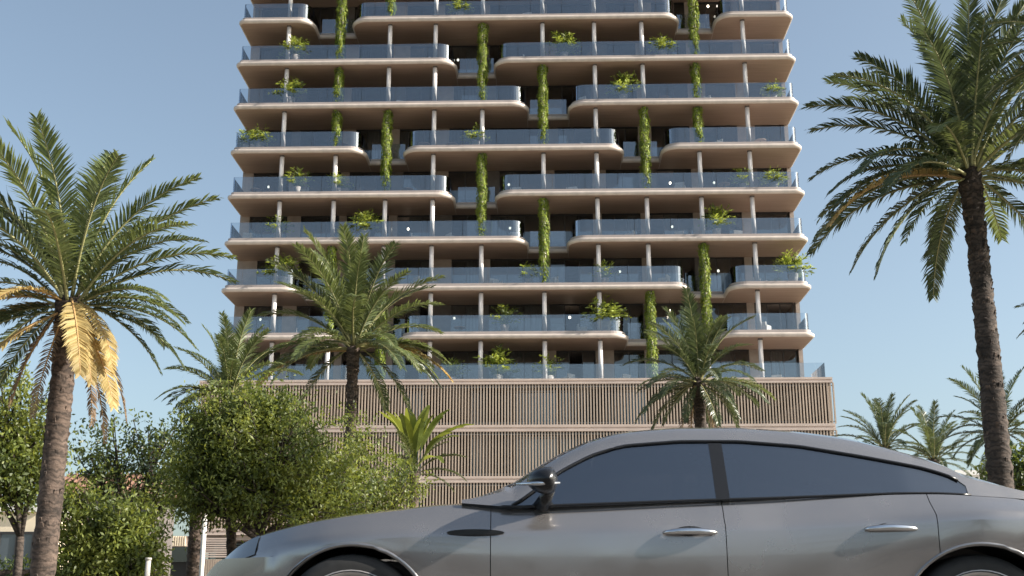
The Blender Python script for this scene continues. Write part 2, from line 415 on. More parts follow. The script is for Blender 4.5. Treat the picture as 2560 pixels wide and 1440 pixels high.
# low entrance canopy west of the podium
b = MB(); b.box(-24.6, -20.9, -.6, 6, 4.7, 5.35); cano = b.obj('entrance_canopy', M['band'], tower)
for q in range(24):
    s = MB(); x = -24.5 + q*.15; s.box(x, x + .07, -.68, -.605, 4.72, 5.33); s.obj('canopy_slat', M['cream'], cano)
b = MB(); b.box(-24.5, -20.95, -.2, -.16, 3.75, 4.69); b.obj('transom_glass', M['pane'], tower)
b = MB(); b.box(-24.5, -20.95, .6, .8, .13, 4.69); b.obj('dark_opening', M['dark'], tower)  # near-black sheet stands in for the shade inside the opening

# ------------------------------------------------------------------ foliage makers
def leafquad(b, p, d, side, L, W, mi):
    d = d.normalized(); s = side.normalized() * W * .5
    m = p + d * L * .5
    b.add([p, m + s, p + d * L, m - s], [(0,1,2,3)], mi)
def rv(r=rnd): 
    while True:
        v = Vector((r.uniform(-1,1), r.uniform(-1,1), r.uniform(-1,1)))
        if .05 < v.length < 1: return v
def make_vine(x, k0, z0, z1, label, rseed):
    r = random.Random(rseed); b = MB(); base = BW(x, INS, z0); H = z1 - z0
    for i in range(int(H * 560)):
        a = r.uniform(0, 6.283); zz = r.uniform(0, H)
        rad = .26 + .17 * noise.noise(Vector((math.cos(a)*1.2, zz*1.6 + rseed, math.sin(a)*1.2))) + r.uniform(-.04, .07)
        if zz < .5: rad *= .8
        p = Vector((rad*math.cos(a), rad*math.sin(a), zz))
        d = Vector((math.cos(a)*.5, math.sin(a)*.5, -1)) + rv(r)*.5
        leafquad(b, p, d, Vector((-math.sin(a), math.cos(a), 0)) + rv(r)*.5, r.uniform(.10,.24), r.uniform(.06,.12), 0 if r.random() < .55 + .5*noise.noise(p*1.1) else 1)
    t = thing('climbing_vine', label, 'vine', base, 0, 'vines on the balcony columns')
    b.obj('foliage', [M['vine1'], M['vine2']], t)
    s = MB()
    for j in range(3):
        s.tube([(.17*math.cos(j*2.1 + q*.5), .17*math.sin(j*2.1 + q*.5), q*H/12) for q in range(13)], .018, 5)
    s.obj('stem', M['bark_dark'], t)
ORD = ['first','second','third','fourth','fifth','sixth','seventh','eighth','ninth','tenth']
# (column index, lower slab, upper slab)
VINES = [(2,0,2),(7,0,2),(1,1,3),(8,1,3),(5,2,4),(4,3,5),(2,4,6),(7,4,6),(5,5,7),(1,5,6),(8,5,6),(4,6,8),(1,6,7),(8,6,7),(1,7,9),(8,7,9),(2,8,9)]
for i, (ci, k0, k1) in enumerate(VINES):
    st = 'tall vine in the balcony gap' if k1 - k0 == 2 else 'short vine under the slab'
    floor = 'the podium roof' if k0 == 0 else 'the %s balcony floor' % ORD[k0-1]
    make_vine(COLX[ci], k0, (ZT(k0) if k0 else 15.34), ZT(k1) - .55, '%s on the %s column, rising from %s' % (st, ORD[ci], floor), 40 + i)

# arching shrub / small palm in a pot
def pot_foliage(seed, n=46, L=1.0, spread=1.0, W=.07):
    r = random.Random(seed); b = MB()
    for i in range(n):
        a = r.uniform(0, 6.283); el = r.uniform(.35, 1.5); l = L * r.uniform(.6, 1.1)
        d = Vector((math.cos(a)*math.cos(el)*spread, math.sin(a)*math.cos(el)*spread, math.sin(el))).normalized()
        p = Vector((0,0,.5)); mi = 0 if r.random() < .6 else (1 if r.random() < .6 else 2)
        side = d.cross(Vector((0,0,1))); side = side.normalized() if side.length > .01 else Vector((1,0,0))
        last = p
        for q in range(5):
            d2 = (d + Vector((0,0,-.16*q))).normalized(); nx = last + d2 * l/5
            for e in range(4):
                leafquad(b, last + d2*l/5*r.random(), d2*.6 + side*r.choice((-1,1))*.8 + rv(r)*.3, rv(r), r.uniform(.14,.26)*L, W*L, mi)
            b.add([last - side*.008, last + side*.008, nx + side*.006, nx - side*.006], [(0,1,2,3)], mi)
            last = nx
    return b.mesh('foliage', [M['vine1'], M['leaf1'], M['leaf2']])
potm = MB(); potm.tube([(0,0,0),(0,0,.5)], [.2,.28], 12); pot_me = potm.mesh('pot', M['pot'])
fol = [pot_foliage(s, n=nn, L=l, spread=sp) for s, nn, l, sp in ((1,80,1.15,.8),(2,70,1.45,.6),(3,95,1.05,1.05),(4,34,1.2,.6))]
PLANTS = [  # px, py of foliage, floor, variant, scale, text
 (740,118,7,0,1.05,'bushy bright shrub beside the first column'), (1410,90,7,1,.95,'upright leafy plant between the sixth and seventh columns'),
 (1655,95,7,2,1.0,'wide shrub right of the eighth column'), (727,228,6,0,1.1,'round green shrub right of the first column'),
 (1557,200,6,1,.95,'upright plant left of the eighth column'), (1932,215,6,2,.8,'spreading shrub at the right end'),
 (650,330,5,2,1.0,'wide spreading shrub at the left end'), (618,330,5,0,.8,'small shrub in the left corner'), (1190,305,5,2,.9,'spreading plant behind the fifth column'),
 (745,430,4,3,.95,'sparse upright plant left of the second column'), (845,437,4,0,.8,'bushy plant right of the second column'),
 (1855,420,4,3,.8,'thin plant left of the last column'), (1932,420,4,2,.9,'spreading shrub near the right corner'),
 (697,548,3,3,.9,'narrow plant right of the first column'), (915,555,3,0,1.1,'broad leafy plant left of the third column'), (1790,545,3,1,.95,'upright palm like plant right of the ninth column'),
 (705,675,2,0,1.2,'bushy plant at the left balcony end'), (1322,668,2,0,.8,'dark shrub left of the sixth column'), (1512,660,2,3,.8,'slim plant right of the seventh column'),
 (1980,655,2,0,1.15,'bright bushy plant in the right corner'), (1512,790,1,2,1.35,'large spreading shrub at the balcony end'), (1262,800,1,3,1.0,'pale sparse plant between the fifth and sixth columns'),
 (1245,888,0,1,1.1,'tall upright grassy plant between the fifth and sixth columns'), (1373,893,0,3,1.0,'slim plant right of the sixth column'),
 (1150,10,8,2,.9,'spreading plant left of the fifth column'), (1130,905,0,3,.9,'thin plant right of the fourth column')]
for i, (px, py, k, v, sc, txt) in enumerate(PLANTS):
    off = .95; sc *= 1.2; x = LX(px, py, off); z = ZT(k) if k else 15.34
    fl = 'on the podium roof terrace' if k == 0 else 'on the %s balcony floor' % ORD[k-1]
    t = thing('potted_plant', '%s, potted %s' % (txt, fl), 'plant', BW(x, off, z), rnd.uniform(0, 6), 'potted plants on the balconies')
    t.scale = (sc, sc, sc); link('pot', pot_me, t); link('foliage', fol[v], t)

# terrace furniture
def chair_mesh():
    b = MB(); b.box(-.33,.33,-.3,.3,.3,.42); b.box(-.33,.33,.24,.34,.42,.82); b.box(-.38,-.33,-.3,.3,.1,.6); b.box(.33,.38,-.3,.3,.1,.6)
    for sx in (-.3,.3):
        for sy in (-.26,.26): b.box(sx-.02,sx+.02,sy-.02,sy+.02,0,.3,1)
    return b.mesh('armchair', [M['chair'], M['dark']])
def table_mesh():
    b = MB(); b.tube([(0,0,.70),(0,0,.74)], .42, 16); b.tube([(0,0,0),(0,0,.70)], .035, 8, 1); b.tube([(0,0,0),(0,0,.02)], .25, 12, 1)
    return b.mesh('side_table', [M['wood'], M['dark']])
def lounge_mesh():
    b = MB(); b.box(-.95,.3,-.32,.32,.28,.38); b.add([(.3,-.32,.36),(.3,.32,.36),(.95,.32,.85),(.95,-.32,.85),(.3,-.32,.28),(.3,.32,.28),(1.0,.32,.77),(1.0,-.32,.77)],
        [(0,3,2,1),(4,5,6,7),(0,4,7,3),(1,2,6,5),(0,1,5,4),(3,7,6,2)])
    for sx in (-.85,.25,.7):
        for sy in (-.28,.28): b.box(sx-.025,sx+.025,sy-.025,sy+.025,0,.28,1)
    return b.mesh('sun_lounger', [M['white'], M['wood']])
cm, tm, lm = chair_mesh(), table_mesh(), lounge_mesh()
frn = random.Random(5)
FURN = [(660,820,1),(1150,818,1),(1455,820,1),(1910,815,1),(1050,700,2),(1240,700,2),(1380,700,2),(1660,700,2),(1900,695,2),(620,585,3),(1040,585,3),(1130,585,3),(1290,585,3),(1575,580,3),(1700,580,3),(1840,575,3),
        (760,470,4),(640,470,4),(1020,468,4),(1290,465,4),(1430,462,4),(1700,460,4),(1810,455,4),(860,350,5),(1060,350,5),(1130,350,5),(1450,345,5),(1790,340,5),(1900,340,5),(640,240,6),(1000,240,6),(1120,240,6),(1460,235,6),(1660,232,6),(1760,232,6),
        (700,130,7),(1070,130,7),(1480,125,7),(1320,125,7),(1770,120,7),(1320,25,8),(1560,20,8),(1080,930,0),(1420,925,0),(1560,930,0),(1940,930,0)]
seen = set()
for i, (px, py, k) in enumerate(FURN):
    off = 1.5 + frn.random()*.9; x = LX(px, py, off); z = ZT(k) if k else 15.34
    # nearest column for the label
    ci = min(range(10), key=lambda j: abs(COLX[j] - x)); side = 'left' if x < COLX[ci] else 'right'
    kind = frn.choice(['armchair','armchair','side_table'])
    me = {'armchair':cm,'side_table':tm}[kind]
    fl = 'podium roof terrace' if k == 0 else '%s balcony floor' % ORD[k-1]
    lab = '%s %s of the %s column on the %s' % ({'armchair':'pale cushioned armchair','side_table':'round wooden table'}[kind], side, ORD[ci], fl)
    if lab in seen: lab = lab.replace(' of the ', ' of but away from the ', 1); 
    seen.add(lab)
    link(kind, me, None, BW(x, off, z), (0,0,frn.uniform(-3,3)), label=lab, category='chair' if kind == 'armchair' else 'table', group='furniture on the balconies')
for px, txt in ((1270,'white lounger on the podium roof between the fifth and sixth columns'), (1330,'white lounger standing left of the sixth column on the podium roof')):
    link('sun_lounger', lm, None, BW(LX(px, 935, 1.3), 1.3, 15.34), (0,0,2.6 if px == 1270 else .3), label=txt, category='lounger', group='loungers on the podium roof')
# small pendant lamps glowing under the soffits
lmb = MB()
for i in range(5):
    pass
def lamp_mesh():
    b = MB(); n = 8; vs = []
    for j in range(5):
        a = -math.pi/2 + math.pi*j/4
        for q in range(n): vs.append((.09*math.cos(a)*math.cos(q*6.283/n), .09*math.cos(a)*math.sin(q*6.283/n), -.75 + .11*math.sin(a)))
    b.add(vs, [(j*n+q, j*n+(q+1)%n, (j+1)*n+(q+1)%n, (j+1)*n+q) for j in range(4) for q in range(n)], 0, True)
    b.tube([(0,0,-.65),(0,0,0)], .012, 5, 1); return b.mesh('pendant_lamp', [M['bulb'], M['dark']])
lmp = lamp_mesh()
LAMPS = [(672,452,4),(1023,452,4),(1272,450,4),(1675,450,4),(1785,450,4),(1021,555,3),(1275,552,3),(1680,552,3),(652,778,1),(1136,775,1),(1424,778,1),(1676,808,0.5),(1795,660,2),(1262,905,0),(1763,38,8),(1145,150,7),(1550,690,2),(1480,127,7),(1070,125,7),(1775,230,6)]
for i, (px, py, k) in enumerate(LAMPS):
    off = 4.9 if k not in (0.5,) else 3.2
    if k == 0.5: k = 1
    kk = int(k); x = LX(px, py, off)
    if kk == 8: off = 3.3
    ci = min(range(10), key=lambda j: abs(COLX[j] - x)); side = 'left' if x < COLX[ci] else 'right'
    fl = 'podium roof terrace' if kk == 0 else '%s balcony floor' % ORD[kk-1]
    lab = 'small glowing pendant lamp hanging %s of the %s column above the %s' % (side, ORD[ci], fl)
    if lab in seen: lab = lab.replace('hanging', 'hanging further')
    seen.add(lab)
    link('pendant_lamp', lmp, None, BW(x, off, ZT(kk+1) - .53), label=lab, category='lamp', group='pendant lamps on the balconies')

# ------------------------------------------------------------------ palms
def frond_mesh(seed, el, bend, L=3.0, ll=.58, w=.037, n=70, mats=None, lift=.35, droop=.5, twist=0):
    """feather frond in the XZ plane, root at origin growing to +X"""
    r = random.Random(seed); b = MB(); N = 16; P = [Vector((0,0,0))]; T = []
    e = el
    yaw = 0; yb = r.uniform(-.25, .25)
    for i in range(N):
        t = i / N; e = el - bend * (t ** 1.3); yaw = yb * t
        d = Vector((math.cos(e)*math.cos(yaw), math.cos(e)*math.sin(yaw), math.sin(e))); T.append(d); P.append(P[-1] + d * L / N)
    T.append(T[-1])
    b.tube(P, [.028*(1 - .85*i/N) + .003 for i in range(N+1)], 5, 1)
    # broad leaf base
    for i in range(n):
        s = .13 + .87 * i / (n - 1); fi = s * N; j = min(N-1, int(fi)); q = fi - j
        p = P[j].lerp(P[j+1], q); t = T[j].lerp(T[min(N, j+1)], q).normalized()
        side = t.cross(Vector((0,0,1)));  side = side.normalized() if side.length > .05 else Vector((0,-1,0))
        if abs(t.z) > .98: side = Vector((0,-1,0))
        up = side.cross(t).normalized()
        shape = (math.sin(math.pi * min(1, (s - .08) * 1.02)) ** .55 if s < .97 else .45)
        shape = max(.3, min(1, shape)) * (1 - .25*s)
        for sg in (1, -1):
            l = ll * shape * r.uniform(.82, 1.1); fw = .45 + .75 * s + r.uniform(-.12, .12)
            lf = lift * r.uniform(.3, 1.3)
            d0 = (side*sg + t*fw + up*lf).normalized()
            d1 = (d0 + Vector((0,0,-1)) * droop * r.uniform(.5, 1.3)).normalized()
            wd = (t - d0 * t.dot(d0)); wd = (wd.normalized()*.8 + up*r.uniform(-.7,.7)).normalized() * w
            p1 = p + d0 * l * .55; p2 = p1 + d1 * l * .45
            b.add([p - wd*.35, p + wd*.35, p1 + wd*.5, p1 - wd*.5, p2], [(0,1,2,3),(3,2,4)], 0)
    return b.mesh('frond', mats)
GA = [M['frond_a'], M['rachis']]; GB = [M['frond_b'], M['rachis']]; GD = [M['frond_dry'], M['rachis_dry']]; GX = [M['frond_brown'], M['rachis_dry']]
VAR = {}
def variant(key, **kw):
    VAR[key] = [frond_mesh(hash_(key) + s, **kw) for s in range(2)]
def hash_(s): return sum((i+1)*ord(c) for i, c in enumerate(s))
for key, el, be, dr in (('up', 84, 38, .25), ('high', 66, 52, .35), ('mid', 44, 62, .45), ('low', 20, 66, .6), ('flat', 0, 58, .8), ('hang', -28, 42, .9)):
    variant(key + 'a', el=R(el), bend=R(be), droop=dr, mats=GA)
    variant(key + 'b', el=R(el), bend=R(be), droop=dr, mats=GB)
variant('dryhang', el=R(-35), bend=R(38), droop=.55, mats=GD, ll=.55, w=.05, n=70, lift=.1)
variant('drylow', el=R(8), bend=R(60), droop=.5, mats=GD, ll=.5, w=.045)
variant('dead', el=R(-58), bend=R(28), droop=.3, mats=GX, ll=.35, w=.04, n=44)

def palm_trunk(b, base, top, r0, r1, seed, bow=(0,0)):
    r = random.Random(seed); H = top.z - base.z; n = max(12, int(H / .11)); pts = []; rad = []
    for i in range(n + 1):
        t = i / n; o = math.sin(math.pi * t)
        pts.append(base.lerp(top, t) - base + Vector((bow[0]*o, bow[1]*o, 0)))
        rr = r0 + (r1 - r0) * t + (.08 * math.exp(-t*H/.25)) + (.05 * max(0, (t - .9) / .1))
        rad.append(rr * (1.0 + (.07 if i % 2 else -.04) + r.uniform(-.05,.05)))
    b.tube(pts, rad, 14)
    # old leaf bases
    for i in range(int(H * 60)):
        t = r.random() ** .55 if r.random() < .6 else r.random(); a = r.uniform(0, 6.283)
        c = base.lerp(top, t) - base + Vector((bow[0]*math.sin(math.pi*t), bow[1]*math.sin(math.pi*t), 0)); rr = (r0 + (r1-r0)*t) * .96
        s = (.5 + .9 * max(0, t - .75) / .25)
        d = Vector((math.cos(a), math.sin(a), .0)); sd_ = Vector((-math.sin(a), math.cos(a), 0)); L = r.uniform(.035,.09)*s
        p = c + d*rr
        b.add([p - sd_*.05*s + Vector((0,0,-.04)), p + sd_*.05*s + Vector((0,0,-.04)), p + sd_*.03*s + d*L*.6 + Vector((0,0,L)), p - sd_*.03*s + d*L*.6 + Vector((0,0,L)), p - sd_*.04*s + Vector((0,0,.1*s)), p + sd_*.04*s + Vector((0,0,.1*s))],
              [(0,1,2,3),(3,2,5,4),(0,3,4),(1,5,2)], 0 if r.random() < .75 else 1)
def palm(label, crown_px, Y, base_x, size, plan, seed, r0=.21, r1=.16, trunk_m=('bark','bark_dark'), bow=(0,0), group='palm trees along the street', ss=.8):
    top = at(crown_px[0], crown_px[1], Y); base = Vector((base_x if base_x is not None else top.x, Y, 0.0))
    t = thing('palm_tree', label, 'palm tree', base, 0, group)
    b = MB(); palm_trunk(b, base, top, r0, r1, seed, bow); b.obj('trunk', [M[trunk_m[0]], M[trunk_m[1]]], t)
    r = random.Random(seed); rel = top - base
    for key, cnt, a0 in plan:
        for i in range(cnt):
            if isinstance(a0, (list, tuple)): az = R(a0[i])
            else: az = R(a0) + 6.283 * i / cnt + r.uniform(-.22, .22)
            me = VAR[key][r.randrange(2)]; s = size * r.uniform(.86, 1.08) * {'u':1,'h':.95,'m':(1+ss)/2,'l':ss,'f':ss,'d':ss}[key[0]] * (ss*.95 if key.startswith('hang') else 1)
            link('frond', me, t, rel + Vector((.07*math.cos(az), .07*math.sin(az), r.uniform(-.12, .1))), (r.uniform(-.06,.06), r.uniform(-.1,.1), az), (s, s, s))
    return t
FULL = [('upa',3,10),('upb',3,50),('higha',6,0),('highb',3,40),('mida',6,20),('midb',5,50),('lowa',5,0),('lowb',6,30),('flatb',6,10),('flata',3,40),('hangb',5,30)]
# azimuth 0 = to the right, 90 = away, 180 = left, 270 = to the camera
palm('large palm at the left with yellow dead fronds hanging beside its trunk', (175, 760), 16.0, None, .90,
     [('upa',4,[260,200,100,20]),('higha',6,[15,60,170,235,300,345]),('highb',4,[190,215,130,150]),('mida',5,[8,330,200,165,275]),('midb',4,[350,30,185,240]),
      ('lowa',4,[345,10,200,100]),('lowb',7,[0,25,335,180,155,215,60]),('flatb',4,[355,20,175,195]),('hangb',3,[12,150,190]),('dryhang',5,[318,296,306,330,235]),('drylow',3,[200,165,250]),('dead',7,10)], 3, .16, .145, ss=.66)
palm('tall palm at the right rising behind the car, crown cut by the top edge', (2424, 435), 18.0, at(2492,1200,18).x, 1.02,
     [('upb',5,[180,260,90,20,300]),('upb',3,[220,320,60]),('highb',5,[170,200,0,100,340]),('highb',5,[240,270,300,150,30]),('midb',6,[165,185,205,350,10,90]),('midb',3,[280,310,40]),
      ('lowb',7,[172,190,210,150,0,345,30]),('lowa',3,[290,240,60]),('flatb',7,[178,200,225,160,5,340,90]),('hangb',6,[185,215,165,320,20,100]),('drylow',1,[200])], 8, .205, .14, ('bark_dark','bark'), (.03,0), ss=.85)  # darker bark puts the trunk's shaded side into its colour
palm('medium palm with a slim trunk, its crown before the lowest balconies', (884, 868), 29.0, None, 1.02, 
     [('upa',6,[100,160,255,20,210,300]),('higha',8,10),('highb',4,40),('mida',7,20),('lowa',6,0),('lowb',3,[0,20,150]),('flatb',5,[175,200,340,10,300]),('flata',4,[350,320,190,240]),('hangb',3,[20,160,60]),('drylow',2,[172,8])], 12, .14, .12)
palm('dark green palm standing in front of the slatted podium behind the car roof', (1747, 955), 34.0, None, .86,
     [('upb',5,[100,160,255,20,210]),('highb',7,10),('higha',3,40),('midb',7,20),('lowb',8,0),('lowa',2,[0,200]),('flatb',8,10),('hangb',7,20),('dead',4,30)], 17, .17, .15, ('bark_dark','bark_dark'))
palm('green palm crown growing out of the top of the dense broadleaf tree', (572, 985), 22.3, at(600,1300,22.3).x, .52,
     [('upa',5,40),('higha',7,10),('mida',7,20),('lowa',7,0),('lowb',3,[170,190,150]),('flata',5,10),('hangb',4,20)], 23, .09, .08)
palm('young palm with a pale trunk beside the white post under the trees', (498, 1215), 26.0, None, .5,
     [('upa',3,40),('higha',5,10),('mida',5,20),('lowa',5,0),('flatb',4,10)], 29, .15, .14, ('bark','bark'))
palm('short palm showing above the rear of the car roof, leftmost of the three small ones', (2212, 1120), 48.0, None, .82,
     [('upb',4,10),('highb',6,20),('midb',7,0),('lowb',7,20),('flatb',4,0)], 31, .2, .17)
palm('low palm between the two others behind the car roof line', (2335, 1150), 46.0, None, .72,
     [('upb',4,10),('higha',5,20),('midb',7,0),('lowb',7,20),('flatb',4,0)], 33, .2, .17)
palm('wide dark palm directly behind the trunk of the tall right palm', (2500, 1085), 30.0, None, .62,
     [('upb',4,10),('highb',6,20),('midb',7,0),('lowb',8,20),('flatb',6,0),('hangb',4,0)], 35, .2, .17)
palm('palm at the right edge of the frame with only its frond tips showing', (2735, 800), 24.0, None, .62,
     [('upb',4,10),('highb',6,20),('midb',7,0),('lowb',8,20),('flatb',6,0),('hangb',5,0)], 37, .2, .17)
palm('palm beyond the upper right corner with fronds reaching into the photo', (2790, 170), 15.5, None, .75,
     [('upb',4,10),('highb',6,20),('midb',7,0),('lowb',8,20),('flatb',6,0),('hangb',5,0)], 39, .2, .17)

# broad leaved plant with paddle leaves
def paddle(seed, L=1.5, W=.13, el=70, bend=50):
    b = MB(); r = random.Random(seed); N = 9; p = Vector((0,0,0)); prev = None; P=[]; 
    for i in range(N+1):
        t = i/N; e = R(el) - R(bend)*t*t; P.append((p.copy(), e)); p = p + Vector((math.cos(e),0,math.sin(e)))*L/N
    vs = []; 
    for i, (q, e) in enumerate(P):
        t = i/N; wv = .012 if t < .35 else W*math.sin(math.pi*min(1,(t-.33)/.69))**.7 + .004
        up = Vector((-math.sin(e),0,math.cos(e)))
        vs += [q + Vector((0,-wv,0)) + up*wv*.35, q, q + Vector((0,wv,0)) + up*wv*.35]
    fs = []
    for i in range(N): a = i*3; fs += [(a,a+3,a+4,a+1),(a+1,a+4,a+5,a+2)]
    b.add(vs, fs); return b.mesh('leaf', M['leaf1'] if seed % 3 else M['leaf2'])
pads = [paddle(i, 1.55 + .25*(i % 3), .15, e, bd) for i, (e, bd) in enumerate(((84,25),(70,45),(52,60),(35,70),(78,30),(15,60)))]
tp = at(1036, 1180, 31.0); t = thing('paddle_palm', 'small plant with upright paddle leaves before the slatted screen', 'plant', (tp.x, tp.y, 0))
b = MB(); palm_trunk(b, Vector((tp.x,tp.y,0)), tp, .11, .1, 5); b.obj('trunk', [M['bark'], M['bark_dark']], t)
r = random.Random(9)
for i in range(30):
    link('leaf', pads[(0,4,1,4,1,2,0,5)[i % 8]], t, Vector((0,0,tp.z + r.uniform(-.1,.1))), (0,0,i*2.4 + r.uniform(-.3,.3)), r.uniform(.8,1.1))

for i in range(16):
    link('frond', VAR[('midb','lowb','flatb','higha')[i % 4]][i % 2], t, Vector((0,0,tp.z - .05)), (0,0,i*2.1), r.uniform(.38,.5))
# ------------------------------------------------------------------ broadleaf trees
def broad_tree(label, base, lobes, seed, trunk_r=.12, forks=None, leaf=(.09,.05), dens=1.0, mats=('leaf1','leaf2','leaf3'), name='broadleaf_tree', cat='tree', clump_r=.22, fill=.55, wts=(.5,.3,.2)):
    r = random.Random(seed); base = Vector(base)
    t = thing(name, label, cat, base)
    lb = MB(); wd = MB(); tips = []
    for (c, rad, ncl) in lobes:
        c = Vector(c) - base
        for i in range(int(ncl * dens)):
            v = rv(r); v = v.normalized() * (v.length ** fill)
            nz = 1 + .85 * noise.noise(v * 2.4 + Vector((seed, 0, 0)))
            p = c + Vector((v.x*rad[0], v.y*rad[1], v.z*rad[2])) * nz
            tips.append(p); cr = clump_r * r.uniform(.6, 1.4); axis = rv(r).normalized()
            nl = r.randint(12, 24); k_ = r.random(); k_ = .5 + 1.1 * noise.noise(p * 1.7) + r.uniform(-.2, .2); mi0 = 1 if k_ < wts[1]+.05 else (0 if k_ < .66 else 2)
            for j in range(nl):
                q = p + axis * r.uniform(-1,1) * cr * 1.4 + rv(r) * cr * .6
                d = rv(r) + Vector((0,0,-.35)); mi = mi0 if r.random() < .8 else r.randrange(3)
                side = d.cross(rv(r) + Vector((0,0,.01)))
                if side.length < .01: continue
                leafquad(lb, q, d, side + Vector((0,0,.0)), leaf[0]*r.uniform(.7,1.3), leaf[1]*r.uniform(.8,1.2), mi)
    lb.obj('crown', [M[m] for m in mats], t)
    # limbs
    fork = forks or Vector((0,0,1.0))
    wd.tube([Vector((0,0,-.05)), fork*.5 + Vector((.02,0,0)), fork], [trunk_r*1.25, trunk_r, trunk_r*.85], 9)
    cs = [Vector(l[0]) - base for l in lobes]
    for c in cs:
        m1 = fork.lerp(c, .5) + rv(r)*.15
        wd.tube([fork, m1, c], [trunk_r*.7, trunk_r*.45, trunk_r*.25], 7)
    for p in tips[::4]:
        c = min(cs, key=lambda q: (q-p).length); s = fork.lerp(c, r.uniform(.4, 1))
        mid = s.lerp(p, .5) + rv(r)*.12
        wd.tube([s, mid, p], [trunk_r*.22, trunk_r*.13, .008], 5)
    wd.obj('trunk', M['bark_dark'], t)
    return t
def lobe(px, py, Y, wpx, hpx, n, dy=None):
    c = at(px, py, Y); s = Y / F; return (c, (wpx*s, (dy or wpx*s*.9), hpx*s), n)
Y3 = 21.0
broad_tree('large dense broadleaf tree with a forked trunk, left of the car bonnet', (at(645,1400,Y3).x, Y3, 0),
   [lobe(590,1075,Y3,130,115,210), lobe(700,1130,Y3,130,120,210), lobe(560,1190,Y3,135,95,180), lobe(770,1240,Y3+.5,110,95,150), lobe(850,1215,Y3+1,85,85,110), lobe(650,1240,Y3,120,70,130), lobe(520,1130,Y3,70,90,60), lobe(640,1030,Y3,70,45,30), lobe(500,1070,Y3,55,50,35), lobe(720,1030,Y3,60,45,30), lobe(500,1240,Y3,60,60,60)],
   101, .08, Vector((0,0,at(0,1350,Y3).z)), leaf=(.09,.034), dens=1.9, wts=(.55,.25,.2))
Y4 = 25.0
broad_tree('thin leafy shrub before the slats, between dense tree and paddle leaved plant', (at(930,1300,Y4).x, Y4, 0),
   [lobe(890,1110,Y4,40,70,34), lobe(930,1200,Y4,75,75,80), lobe(1000,1225,Y4,55,60,40), lobe(900,1270,Y4,90,40,60)], 103, .05, Vector((0,0,1.3)), leaf=(.085,.036), dens=1.5, name='tall_shrub', cat='shrub', wts=(.4,.2,.4))
Y5 = 24.0
broad_tree('loose dark tree with sky showing through, right of the left palm trunk', (at(300,1400,Y5).x, Y5, 0),
   [lobe(290,1120,Y5,110,75,75), lobe(400,1120,Y5,70,55,50), lobe(350,1200,Y5,120,60,90), lobe(240,1180,Y5,60,80,50), lobe(430,1230,Y5,70,60,60)], 105, .09, Vector((.1,0,1.8)), leaf=(.09,.045), mats=('leafb','leaf2','leaf1'), clump_r=.2)
Y6 = 19.0
broad_tree('bright green tree at the left edge behind the large palm trunk', (at(45,1400,Y6).x, Y6, 0),
   [lobe(20,1050,Y6,110,110,120), lobe(60,1150,Y6,80,80,90), lobe(-60,1140,Y6,110,110,90), lobe(20,1210,Y6,110,45,70)], 107, .07, Vector((0,0,1.6)), leaf=(.09,.04), dens=1.8)
Y7 = 17.5
broad_tree('rounded green bush at the lower left, right of the large palm trunk', (at(280,1440,Y7).x, Y7, 0),
   [lobe(220,1345,Y7,80,60,110), lobe(310,1330,Y7,90,75,140), lobe(350,1400,Y7,60,50,80), lobe(240,1410,Y7,90,45,90), lobe(200,1260,Y7,45,45,30)], 109, .05, Vector((0,0,.5)), leaf=(.08,.035), dens=1.8, name='round_bush', cat='bush', clump_r=.16)
Y8 = 23.0
broad_tree('dark leafy shrub behind the car boot beside the tall right palm', (at(2530,1230,Y8).x, Y8, 0),
   [lobe(2520,1200,Y8,70,40,90), lobe(2600,1170,Y8,90,60,110)], 111, .05, Vector((0,0,1.0)), mats=('leaf2','leafb','leaf1'), name='dark_shrub', cat='shrub')
# clipped hedge along the far pavement, left
def hedge(label, x0, x1, y0, y1, h, seed):
    r = random.Random(seed); b = MB(); n = int((x1-x0)*(y1-y0+h*2)*130)
    for i in range(n):
        k = r.random(); x = r.uniform(x0, x1); y = r.uniform(y0, y1); z = r.uniform(.1, h)
        if k < .4: z = h
        elif k < .8: y = y0
        p = Vector((x,y,z)) + rv(r)*.10; leafquad(b, p, rv(r), rv(r), .11, .055, 0 if r.random() < .7 else 1)
    t = thing('hedge', label, 'hedge', ((x0+x1)/2, (y0+y1)/2, 0))
    for v in range(len(b.v)): b.v[v] = (b.v[v][0]-(x0+x1)/2, b.v[v][1]-(y0+y1)/2, b.v[v][2])
    b.obj('foliage', [M['leaf2'], M['leafb']], t)
    c = MB(); hx, hy = (x1-x0)/2-.1, (y1-y0)/2-.1; c.box(-hx,hx,-hy,hy,0,h-.1); c.obj('inner_branches', M['bark_dark'], t)
hedge('dark low hedge along the bottom left under the trees', at(-60,1420,19.5).x, at(395,1420,19.5).x, 19.3, 20.3, 1.22, 5)

